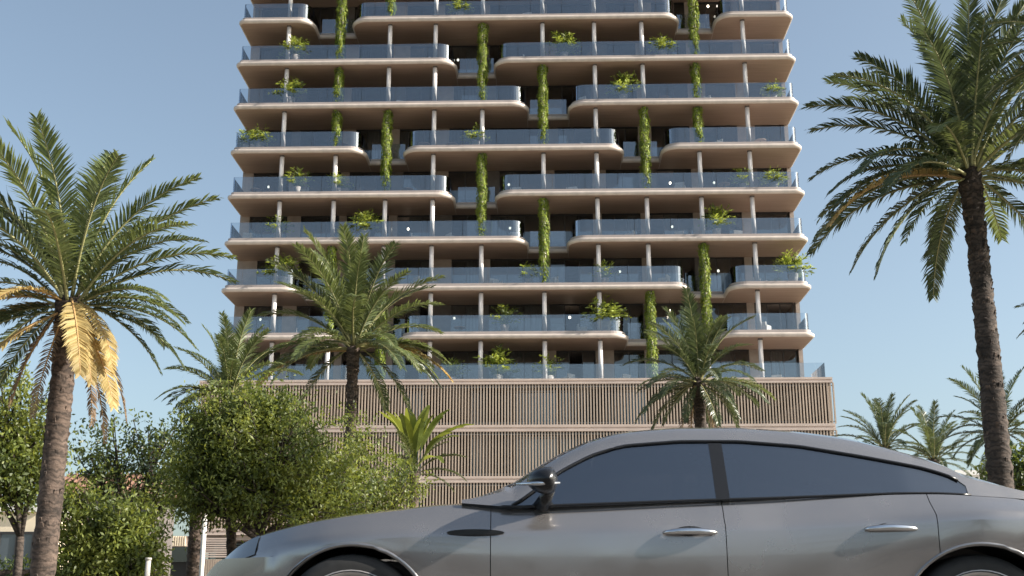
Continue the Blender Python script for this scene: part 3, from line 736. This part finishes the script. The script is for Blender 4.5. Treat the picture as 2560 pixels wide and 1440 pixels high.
# ------------------------------------------------------------------ small things and distant houses
def post(label, px, Y, ytop, r, m, cat='post', name='post'):
    p = at(px, ytop, Y); t = thing(name, label, cat, (p.x, Y, 0)); b = MB()
    b.tube([(0,0,0),(0,0,p.z)], r, 10); b.obj('shaft', m, t)
    c = MB(); c.tube([(0,0,p.z),(0,0,p.z+.03)], r*1.25, 10); c.obj('cap', m, t)
    c = MB(); c.tube([(0,0,0),(0,0,.04)], r*2.2, 12); c.obj('base_plate', M['steel'], t); return t
post('tall slim white post standing before the pale palm trunks', 513, 24.0, 1288, .045, M['white'])
post('short pale green post at the bottom left beside the bush', 371, 16.5, 1400, .035, M['concrete'], 'bollard', 'bollard')
def lamp_post():
    p = at(600, 1386, 23.0); t = thing('globe_lamp', 'small dark garden lamp with a globe in front of the podium', 'lamp', (p.x, p.y, 0))
    b = MB(); b.tube([(0,0,0),(0,0,p.z-.08)], .03, 8); b.obj('stand', M['dark'], t)
    b = MB(); n = 12; vs = []
    for j in range(7):
        a = -math.pi/2 + math.pi*j/6
        for q in range(n): vs.append((.1*math.cos(a)*math.cos(q*6.283/n), .1*math.cos(a)*math.sin(q*6.283/n), p.z + .1*math.sin(a)))
    b.add(vs, [(j*n+q, j*n+(q+1)%n, (j+1)*n+(q+1)%n, (j+1)*n+q) for j in range(6) for q in range(n)], 0, True)
    b.obj('globe', mat('globe', (.12,.12,.12), .1, .0, spec=1), t)
lamp_post()
def house(label, px0, px1, ytop, Y, depth, wall, roofm, tiled, nwin=3, name='low_house'):
    a = at(px0, ytop, Y); c = at(px1, ytop, Y); H = a.z; W = c.x - a.x
    t = thing(name, label, 'house', ((a.x+c.x)/2, Y, 0)); x0, x1 = -W/2, W/2
    b = MB(); b.box(x0, x1, 0, depth, 0, H - .25); b.obj('wall', wall, t)
    if tiled:
        b = MB(); n = int(W/.3)
        b.add([(x0-.4,-.4,H-.25),(x1+.4,-.4,H-.25),(x1+.4,depth/2,H+.9),(x0-.4,depth/2,H+.9),(x1+.4,depth+.4,H-.25),(x0-.4,depth+.4,H-.25)], [(0,1,2,3),(3,2,4,5),(0,3,5),(1,4,2)])
        rf = b.obj('roof', roofm, t)
        for i in range(n):
            xx = x0 - .3 + i*.3; q = MB(); q.tube([(xx,-.45,H-.23),(xx,depth/2,H+.92)], .075, 6); q.obj('tile_row', roofm, rf)
    else:
        b = MB(); b.box(x0-.15, x1+.15, -.15, depth+.15, H-.25, H); b.obj('roof', roofm, t)
    for i in range(nwin):
        xx = x0 + W*(i+.5)/nwin; f = MB()
        zs = H - 2.3
        for (aa,bb,cc,dd) in ((xx-.6,xx+.6,zs+1.3,zs+1.38),(xx-.6,xx+.6,zs-.06,zs),(xx-.6,xx-.54,zs,zs+1.3),(xx+.54,xx+.6,zs,zs+1.3),(xx-.03,xx+.03,zs,zs+1.3)):
            f.box(aa,bb,-.07,.0-.003,cc,dd)
        wn = f.obj('window', M['frame'], t); p = MB(); p.box(xx-.54,xx+.54,-.03,-.01,zs+.001,zs+1.299); p.obj('pane', mat('house_pane', (.08,.1,.12), .1, spec=1), wn)
    return t
house('cream rendered house at the lower left edge behind the palm trunk', -260, 96, 1262, 42, 8, M['cream'], M['white'], False, 4)
house('low house with a terracotta tiled roof seen through the thin tree', 150, 380, 1222, 55, 4, M['walld'], M['terracotta'], True, 3)
house('white flat roofed building low behind the car boot on the right', 2392, 2900, 1176, 62, 10, M['white'], M['white'], False, 5)

t = thing('reflection_wall', 'long plastered brown wall added out of view for the car to reflect', 'wall', (0, -11, 0))  # unseen wall, added so the car side has something brown to reflect
for i in range(14):
    b = MB(); b.box(-42 + i*6 + .01, -36 + i*6 - .01, -.12, .12, 0, 2.3 + .12*(i % 2)); b.obj('wall_panel', M['wallb' if i % 3 else 'terracotta'], t)
    b = MB(); b.box(-42.2 + i*6, -41.8 + i*6, -.2, .2, 0, 2.6); b.obj('pier', M['concrete'], t)
for i, (x, hy) in enumerate(((-9, 4.5), (-1.5, 5.2), (6, 4.2), (13, 5.5))):  # unseen palms, added behind the camera for the car reflections
    t = thing('palm_tree', 'unseen palm added for the car reflections, %s from the left' % ORD[i], 'palm tree', (x, -9.3, 0), 0, 'unseen palms added for the car reflections')
    b = MB(); palm_trunk(b, Vector((x,-9.3,0)), Vector((x,-9.3,hy)), .2, .16, i); b.obj('trunk', [M['bark'], M['bark_dark']], t)
    for j in range(30):
        key = ('upb','highb','midb','lowb','flatb','hangb')[j % 6]; link('frond', VAR[key][j % 2], t, (0,0,hy), (0,0,j*2.4), .85)
# ------------------------------------------------------------------ car
CY = 6.62; HW = .955
car = thing('car', 'dark grey metallic fastback car passing in the foreground, front to the left', 'car', (0, CY, 0))
paint = bpy.data.materials.new('car_paint'); paint.use_nodes = True; pb = paint.node_tree.nodes['Principled BSDF']
pb.inputs['Base Color'].default_value = (.33, .315, .31, 1); pb.inputs['Metallic'].default_value = .75; pb.inputs['Roughness'].default_value = .20
_n = paint.node_tree.nodes; _l = paint.node_tree.links
_tc = _n.new('ShaderNodeTexCoord'); _t = _n.new('ShaderNodeTexNoise'); _t.inputs['Scale'].default_value = 3; _t.inputs['Detail'].default_value = 8
_mr = _n.new('ShaderNodeMapRange'); _mr.inputs[1].default_value = .35; _mr.inputs[2].default_value = .7; _mr.inputs[3].default_value = .15; _mr.inputs[4].default_value = .32
_l.new(_tc.outputs['Object'], _t.inputs['Vector']); _l.new(_t.outputs['Fac'], _mr.inputs[0]); _l.new(_mr.outputs[0], pb.inputs['Roughness'])
pb.inputs['Coat Weight'].default_value = .7; pb.inputs['Coat Roughness'].default_value = .03
M['carglass'] = glassmat('carglass', (.36, .37, .38), .17, .02, (.9,.94,1))
M['chrome'] = mat('chrome', (.75,.75,.76), .18, 1)
M['rubber'] = mat('rubber', (.018,.018,.018), .75, nscale=20, namt=.2)
M['blacktrim'] = mat('blacktrim', (.012,.012,.013), .25)
M['headlamp'] = glassmat('headlamp', (.8,.85,.9), .2)
M['lens'] = mat('lens', (.10,.11,.12), .12, .3, coat=1)
M['redlamp'] = mat('redlamp', (.35,.01,.01), .15, coat=1)
M['seat'] = mat('seat', (.07,.06,.055), .7)
def interp(tab, x):
    if x <= tab[0][0]: return tab[0][1]
    for (a, va), (c, vc) in zip(tab, tab[1:]):
        if x <= c:
            t = (x - a)/(c - a); return va + (vc - va)*t
    return tab[-1][1]
def smoothtab(tab, x, h=.05):
    return sum(interp(tab, x + d*h) for d in (-2,-1,0,1,2)) / 5
plan = [(-1.62,.28),(-1.57,.42),(-1.48,.55),(-1.35,.68),(-1.2,.79),(-1.05,.87),(-.88,.925),(-.7,.945),(-.5,.948),(.2,.94),(1.2,.938),(1.7,.945),(2.2,.955),(2.6,.94),(2.9,.90),(3.1,.82),(3.22,.70),(3.26,.55)]
top = [(-1.62,.55),(-1.58,.60),(-1.50,.67),(-1.41,.735),(-1.3,.80),(-1.165,.835),(-.96,.875),(-.76,.905),(-.56,.925),(-.36,.945),(-.2,.955),(0,.955),(.3,.955),(1.0,.97),(1.8,.99),(2.1,.99),(2.35,.965),(2.6,.935),(2.8,.915),(3.0,.90),(3.2,.88),(3.26,.80)]
shoul = [(-1.62,.48),(-1.5,.62),(-1.3,.70),(-1.0,.77),(-.7,.805),(-.3,.82),(.3,.83),(1.2,.845),(1.8,.875),(2.2,.895),(2.6,.88),(3.0,.85),(3.26,.78)]
FWX, RWX, WR = -.745, 2.17, .345
AR = .385
def section(x):
    hw = smoothtab(plan, x, .02); zt = smoothtab(top, x, .03); zs = smoothtab(shoul, x, .05)
    haunch = .05*math.exp(-((x-2.4)/.55)**2) + .012*math.exp(-((x+.75)/.45)**2)
    zs = min(zs, zt - .03); belt = min(zt, smoothtab([(-.3,.93),(0,.905),(.24,.915),(.83,.937),(1.24,.95),(1.83,.973),(2.05,.975),(2.4,.955),(2.63,.93),(3.3,.86)], x, .04))
    k1 = min(1, max(0, (-.02 - x)/.5)); belt = belt*(1-k1) + (zt - .03)*k1
    if x > 2.4: k2 = min(1, (x - 2.4)/.3); belt = belt*(1-k2) + (zt - .03)*k2
    b0 = .20 + (.06 if x < -1.5 or x > 3.0 else 0)
    P = [(hw-.11, b0), (hw-.045, b0+.03), (hw-.022, .34), (hw-.012, .43), (hw-.004, .52), (hw, .60), (hw+haunch*.7-.001, .68), (hw+haunch-.006, zs-.055), (hw+haunch-.014, zs-.02), (hw+haunch-.034, zs), (hw-.06, (zs+belt)/2), (hw-.095, belt-.004)]
    zz = [max(P[i][1], P[i-1][1]+.001) if i else P[0][1] for i in range(len(P))]
    P = [(p[0], min(p[1], belt - .001*(len(P)-i))) for i, p in enumerate(P)]
    for cx in (FWX, RWX):
        if abs(x - cx) < AR:
            za = WR + math.sqrt(max(0, AR*AR - (x-cx)**2)); z0 = P[0][1]; z1 = P[-1][1]
            tab = [(p[1], p[0]) for p in P]
            zn = [max(p[1], za + .0035*j) for j, p in enumerate(P)]
            P = [(interp(tab, z), z) for z in zn]
    d = zt - belt
    for f, q in ((.82, .3), (.62, .62), (.42, .85), (.2, .97), (0, 1.0)):
        P.append(((hw-.095)*f, belt + (d + .025)*q if x < -.15 or x > 2.6 else belt - .02*q))
    return P
def arch(x, z):
    """push body points out of the wheel arches: returns new z"""
    return z
xs = []
x = -1.72
stops = [-1.72,-1.70,-1.66,-1.6,-1.5,-1.4,-1.3]
import itertools
cuts = {'fd0':-.10,'fd1':1.00,'rd1':1.98}
xs = sorted(set([round(-1.62 + i*.04, 4) for i in range(int(4.88/.04)+1) if min(abs(-1.62+i*.04-FWX), abs(-1.62+i*.04-RWX)) > AR+.02] + [-1.60, 3.26] +
   [round(c_ + AR*math.cos(math.pi*q/30)*(1 if 0 < q < 30 else 1.0015), 4) for c_ in (FWX, RWX) for q in range(31)]))
def fill(xa, xb): 
    r_ = [xa] + [q for q in xs if xa + .003 < q < xb - .003] + [xb]; return r_
def body_part(name, xa, xb, jlo, jhi, m, parent, archclip=True, both=(-1,1), inward=.012):
    st = fill(xa, xb); b = MB()
    for sg in both:
        S = [section(q) for q in st]; vs = []; nj = jhi - jlo + 1
        for q, P in zip(st, S):
            for j in range(jlo, jhi + 1):
                w_, z_ = P[j]
                vs.append((q, sg*w_, z_))
        fs = []
        for i in range(len(st)-1):
            for j in range(nj-1):
                f = (i*nj+j, (i+1)*nj+j, (i+1)*nj+j+1, i*nj+j+1)
                if sg > 0: f = f[::-1]
                fs.append(f)
        b.add(vs, fs, 0, True)
    me = b.mesh(name, m)
    bm = bmesh.new(); bm.from_mesh(me)
    bmesh.ops.remove_doubles(bm, verts=bm.verts, dist=.0005)
    bm.to_mesh(me); bm.free()
    for p in me.polygons: p.use_smooth = True
    o = link(name, me, parent)
    me.materials.append(M['blacktrim'])
    sm = o.modifiers.new('thick', 'SOLIDIFY'); sm.thickness = inward; sm.offset = -1; sm.material_offset_rim = 1
    es = o.modifiers.new('edges', 'EDGE_SPLIT'); es.split_angle = R(40)
    return o
G = .002
JB = 11
fd, rdr = {}, {}
for sg in (-1, 1):
    body_part('front_wing', -1.62, cuts['fd0']-G, 0, JB, paint, car, both=(sg,))
    fd[sg] = body_part('front_door', cuts['fd0']+G, cuts['fd1']-G, 0, JB, paint, car, both=(sg,))
    rdr[sg] = body_part('rear_door', cuts['fd1']+G, cuts['rd1']-G, 0, JB, paint, car, both=(sg,))
    body_part('rear_wing', cuts['rd1']+G, 3.26, 0, JB, paint, car, both=(sg,))
body_part('bonnet', -1.60, -.16, JB, 16, paint, car, False)
body_part('boot_lid', 2.62, 3.26, JB, 16, paint, car, False)
# black inner shell stands in for the shade in gaps and arches
b = MB(); b.box(-1.35, 3.0, -.80, .80, .22, .70); 
ins = MB(); ins.box(-.32, 1.72, -.84, .84, .20, .85); ins.obj('dark_inner_shell', M['blacktrim'], car)
for cx in (FWX, RWX):
    for sg in (-1, 1):
        b = MB(); n = 20; vs = []
        for q in range(n+1):
            a = math.pi*(-.12) + math.pi*1.24*q/n
            for yy in (.92,.62): vs.append((cx + (AR+.004)*math.cos(a), sg*yy, WR + (AR+.004)*math.sin(a)))
        b.add(vs, [(2*q,2*q+1,2*q+3,2*q+2) for q in range(n)], 0, True)
        b.obj('wheel_arch_liner', M['blacktrim'], car)
    b = MB(); b.box(cx-.42, cx+.42, -.60, .60, .25, .66); b.obj('dark_bay_fill', M['blacktrim'], car)
# nose and tail caps
for nm, xx, sgn in (('front_bumper', -1.62, 1), ('rear_bumper', 3.26, -1)):
    S = section(xx); b = MB(); ring = [(xx, -w_, z_) for w_, z_ in S] + [(xx, w_, z_) for w_, z_ in S[::-1][1:]]
    b.add(ring, [list(range(len(ring)))[::sgn]]); b.obj(nm, paint, car)
b = MB(); b.box(-1.635, -1.622, -.24, .24, .28, .50)
for q in range(6): b.box(-1.642, -1.636, -.23, .23, .30 + q*.033, .312 + q*.033, 1)
b.obj('grille', [M['blacktrim'], M['chrome']], car)
for cx in (FWX, RWX):
    for sg in (-1, 1):
        pts = []
        for q in range(37):
            a = math.pi*q/36; x_ = cx + (AR+.002)*math.cos(a); z_ = WR + (AR+.002)*math.sin(a)
            x2 = min(max(x_, cx - AR + .001), cx + AR - .001); Pq = section(x2); pts.append((x_, sg*(interp([(p[1], p[0]) for p in Pq], max(z_, Pq[0][1])) - .006), z_))
        b = MB(); b.tube(pts, .011, 8); b.obj('arch_lip', paint, car)
# greenhouse
belt_t = [(-.3,.93),(0,.905),(.24,.915),(.83,.937),(1.24,.95),(1.83,.973),(2.05,.975),(2.4,.955),(2.63,.93),(3.3,.86)]
dlo_t = [(-.02,.905),(.02,.925),(.12,1.0),(.236,1.09),(.394,1.175),(.55,1.224),(.83,1.248),(1.125,1.248),(1.42,1.222),(1.71,1.168),(2.0,1.108),(2.13,1.065),(2.19,1.02),(2.2,.99)]
roof_t = [(-.26,.95),(-.2,.965),(-.06,1.035),(.04,1.10),(.145,1.175),(.25,1.232),(.35,1.28),(.46,1.315),(.56,1.338),(.70,1.356),(.87,1.366),(1.08,1.368),(1.28,1.362),(1.49,1.345),(1.7,1.318),(1.9,1.255),(2.1,1.175),(2.31,1.085),(2.5,1.01),(2.63,.97),(2.8,.935),(2.9,.92)]
def ghw(x, z):
    """half width of greenhouse side at height z"""
    return .862 - (z - .93) * .55 - .2*max(0, z-1.15)**1.5 - .05*max(0, x-1.9)
def gsec(x):
    bl = smoothtab(belt_t, x, .03); rf = smoothtab(roof_t, x, .03)
    dl = max(bl + .004, min(smoothtab(dlo_t, x, .015) if -.02 < x < 2.2 else bl + .004, rf - .02))
    rl = max(dl + .006, min(dl + .045, rf - .012)) if -.02 < x < 2.2 else min(bl + .03, rf - .012)
    if x >= 1.9:
        # rear pillar fills in towards the rear glass
        rl = max(rl, bl + (rf - bl)*.55)
    if x > 2.2 or x < -.02: dl = bl + .002; rl = max(dl+.002, bl + (rf-bl)*.55)
    P = [(ghw(x, bl), bl)]
    for t in (.33, .66, 1.0): z = bl + (dl-bl)*t; P.append((ghw(x, z), z))
    z = rl; P.append((ghw(x, z) , z))
    w1 = ghw(x, rl)
    for f, q in ((.90,.42),(.78,.68),(.6,.86),(.4,.95),(.2,.99),(0,1.0)): P.append((w1*f, rl + (rf - rl)*q))
    return P
gx = sorted(set([round(-.24 + i*.03, 4) for i in range(int(3.12/.03)+1)]))
def gpart(name, xa, xb, jlo, jhi, m, parent, out=0.0, both=(-1,1), thick=.006, keep=None):
    st = [xa] + [q for q in gx if xa+.008 < q < xb-.008] + [xb]; b = MB(); nj = jhi - jlo + 1
    for sg in both:
        vs = []
        for q in st:
            for (w_, z_) in gsec(q)[jlo:jhi+1]: vs.append((q, sg*(w_+out), z_ + out*.3))
        fs = []
        for i in range(len(st)-1):
            for j in range(nj-1):
                f = (i*nj+j,(i+1)*nj+j,(i+1)*nj+j+1,i*nj+j+1)
                fs.append(f if sg < 0 else f[::-1])
        b.add(vs, fs, 0, True)
    me = b.mesh(name, m); bm = bmesh.new(); bm.from_mesh(me); bmesh.ops.remove_doubles(bm, verts=bm.verts, dist=.0004)
    bmesh.ops.dissolve_degenerate(bm, edges=bm.edges, dist=.0003); bm.to_mesh(me); bm.free()
    o = link(name, me, parent)
    if thick: s_ = o.modifiers.new('thick','SOLIDIFY'); s_.thickness = thick; s_.offset = -1; e_ = o.modifiers.new('edges', 'EDGE_SPLIT'); e_.split_angle = R(40)
    return o
for sg in (-1, 1):
    sd_ = (sg,)
    gpart('side_window', .0, .975, 0, 3, M['carglass'], fd[sg], both=sd_)
    gpart('side_window', 1.04, 1.80, 0, 3, M['carglass'], rdr[sg], both=sd_)
    gpart('quarter_window', 1.80, 2.19, 0, 3, M['carglass'], car, both=sd_)
    gpart('door_pillar', .975, 1.04, 0, 3, M['blacktrim'], car, .003, thick=.02, both=sd_)
    gpart('roof_rail', -.24, 2.86, 3, 5, paint, car, .004, thick=.012, both=sd_)
    gpart('rear_pillar', 2.19, 2.86, 0, 3, paint, car, .004, thick=.03, both=sd_)
    gpart('cowl_corner', -.24, .0, 0, 3, M['blacktrim'], car, .002, thick=.02, both=sd_)
gpart('windscreen', -.24, .47, 5, 10, M['carglass'], car)
gpart('roof', .475, 1.75, 5, 10, paint, car, thick=.03)
gpart('rear_window', 1.755, 2.62, 5, 10, M['carglass'], car)
gpart('boot_edge', 2.62, 2.86, 5, 10, paint, car)
# window surround strips
def strip(name, pts, r, m, parent):
    for sg in (1, -1):
        b = MB(); b.tube([(p[0], sg*p[1], p[2]) for p in pts], r, 6); b.obj(name, m, parent)
ptsT = [(q, -(gsec(q)[3][0]+.006), gsec(q)[3][1]) for q in [i*.04 for i in range(0, 55)]]
strip('window_trim', ptsT, .007, M['blacktrim'], car)
ptsB = [(q, -(gsec(q)[0][0]+.008), gsec(q)[0][1]+.003) for q in [-.05 + i*.05 for i in range(0, 46)]]
strip('belt_trim', ptsB, .006, M['blacktrim'], car)
# seats and dash seen through the glass
for (sx, sy) in ((.75,-.38),(.75,.38)):
    b = MB(); b.box(sx-.25,sx+.2,sy-.24,sy+.24,.40,.52); b.add([(sx+.15,sy-.24,.5),(sx+.28,sy-.24,.5),(sx+.42,sy-.2,1.0),(sx+.34,sy-.2,1.0),(sx+.15,sy+.24,.5),(sx+.28,sy+.24,.5),(sx+.42,sy+.2,1.0),(sx+.34,sy+.2,1.0)],[(0,1,2,3),(7,6,5,4),(0,4,5,1),(1,5,6,2),(2,6,7,3),(3,7,4,0)]); st_ = b.obj('seat', M['seat'], car)
    c = MB(); c.box(sx+.35,sx+.45,sy-.13,sy+.13,1.02,1.17); bevel(c.obj('headrest', M['seat'], st_), .03)
b = MB(); b.box(1.6,1.75,-.6,.6,.4,.98); b.obj('rear_seat', M['seat'], car)
b = MB(); b.box(-.1,.12,-.7,.7,.7,.9); b.obj('dashboard', M['blacktrim'], car)
# handles
def handle(x, z, par):
    hw = interp(plan, x)
    for sg in (-1, 1):
        parent = par[sg]; b = MB(); n = 12; pts = []; 
        for i in range(n+1):
            t = i/n; pts.append((x - .125 + .25*t, sg*(hw + .002 + .020*math.sin(math.pi*t)**.4), z + .006*math.sin(math.pi*t)))
        b.tube(pts, [.007 + .009*math.sin(math.pi*i/n)**.5 for i in range(n+1)], 8); b.obj('door_handle', M['chrome'], parent)
        b = MB(); vs = [(x-.09+ .18*.5 +   .07*math.cos(a*6.283/20), sg*(hw+.0035), z+.008 + .022*math.sin(a*6.283/20)) for a in range(20)]
        b.add(vs, [list(range(20))[::(-1 if sg > 0 else 1)]]); b.obj('handle_cup', M['blacktrim'], parent)
handle(.83, .785, fd); handle(1.77, .80, rdr)
# wing vent
for sg in (-1, 1):
    b = MB(); hw = interp(plan, -.12)+.0
    vs = []; n = 24
    for a in range(n):
        th = a*6.283/n; vx = -.17 + .135*math.cos(th); vs.append((vx, sg*(section(vx)[7][0] + .004), .785 + .016*math.sin(th)))
    b.add(vs, [list(range(n))[::(-1 if sg > 0 else 1)]]); b.obj('side_vent', M['blacktrim'], car)
# mirrors
for sg in (-1, 1):
    b = MB(); n = 14; m = 9; vs = []
    cx, cy_, cz = .17, sg*1.0, 1.02
    for j in range(m):
        u = -math.pi/2 + math.pi*j/(m-1)
        for q in range(n):
            a = q*6.283/n; vs.append((cx + .075*math.cos(u)*math.cos(a)*(1.35 if math.cos(a) < 0 else .6), cy_ + .115*math.sin(u), cz + .065*math.cos(u)*math.sin(a)))
    b.add(vs, [(j*n+q, j*n+(q+1)%n, (j+1)*n+(q+1)%n, (j+1)*n+q) for j in range(m-1) for q in range(n)], 0, True)
    mr = b.obj('door_mirror', M['blacktrim'], car)
    b = MB(); b.tube([(.02+.0, sg*(1.06), .998),(.12, sg*1.105, .996),(.22, sg*1.07, 1.002)], [.006,.01,.006], 6); b.obj('mirror_strip', M['chrome'], mr)
    b = MB(); b.tube([(.18, sg*.95, .985),(.14, sg*.87, .915)], [.026,.04], 8); b.obj('mirror_arm', M['blacktrim'], mr)
# headlights
for sg in (-1, 1):
    b = MB(); rows = []
    for i in range(7):
        x = -1.50 + i*.045; P = section(x); hwv = P[8][0]
        rows.append([(x - .004, sg*(P[8][0]+.004), P[8][1]), (x - .004, sg*(P[9][0]+.004), P[9][1]+.004), (x-.002, sg*(P[11][0]+.003), P[11][1]+.005)])
    vs = [p for rr in rows for p in rr]; fs = []
    for i in range(6):
        for j in range(2): f = (i*3+j,(i+1)*3+j,(i+1)*3+j+1,i*3+j+1); fs.append(f if sg < 0 else f[::-1])
    b.add(vs, fs, 0, True); b.obj('headlight', M['lens'], car)
    b = MB(); b.box(3.20, 3.265, min(sg*.35,sg*.68), max(sg*.35,sg*.68), .76, .84); b.obj('tail_light', M['redlamp'], car)
# wheels
def wheel(x, sg):
    t = link('wheel', None, car, (x, sg*.83, WR)); t.empty_display_size = .1
    b = MB(); n = 40; prof = [(-.11,.262),(-.112,.30),(-.10,.335),(-.06,.345),(.06,.345),(.10,.335),(.112,.30),(.11,.262)]
    vs = []
    for q in range(n):
        a = q*6.283185/n
        for yy, rr in prof: vs.append((rr*math.cos(a), yy, rr*math.sin(a)))
    k = len(prof); fs = [(q*k+j, q*k+j+1, ((q+1)%n)*k+j+1, ((q+1)%n)*k+j) for q in range(n) for j in range(k-1)]
    b.add(vs, fs, 0, True); b.obj('tyre', M['rubber'], t)
    b = MB(); prof = [(-.10,.268),(-.115,.272),(-.085,.24),(.1,.23)]; vs = []
    for q in range(n):
        a = q*6.283185/n
        for yy, rr in prof: vs.append((rr*math.cos(a), yy*(-sg), rr*math.sin(a)))
    k = len(prof); b.add(vs, [(q*k+j, q*k+j+1, ((q+1)%n)*k+j+1, ((q+1)%n)*k+j) for q in range(n) for j in range(k-1)], 0, True)
    for q in range(5):
        for dd in (-.11, .11):
            a = q*6.283185/5 + .3 + dd; ca_, sa_ = math.cos(a), math.sin(a)
            b.tube([(.04*ca_, sg*.06, .04*sa_), (.235*ca_, sg*.085, .235*sa_)], [.022,.016], 6)
    b.tube([(0, sg*.05, 0),(0, sg*.08, 0)], .055, 14)
    b.obj('rim', mat('rim', (.45,.43,.42), .3, .9) if 'rimm' not in M else M['rimm'], t)
    b = MB(); b.tube([(0, sg*.0, 0),(0, sg*.02, 0)], .165, 24); b.obj('brake_disc', M['steel'], t)
M['rimm'] = mat('rim', (.6,.56,.53), .35, .7)
for cx in (FWX, RWX):
    for sg in (-1, 1): wheel(cx, sg)
print('objects', len(bpy.data.objects), 'tris', sum(len(o.data.polygons) for o in bpy.data.objects if o.type == 'MESH'))
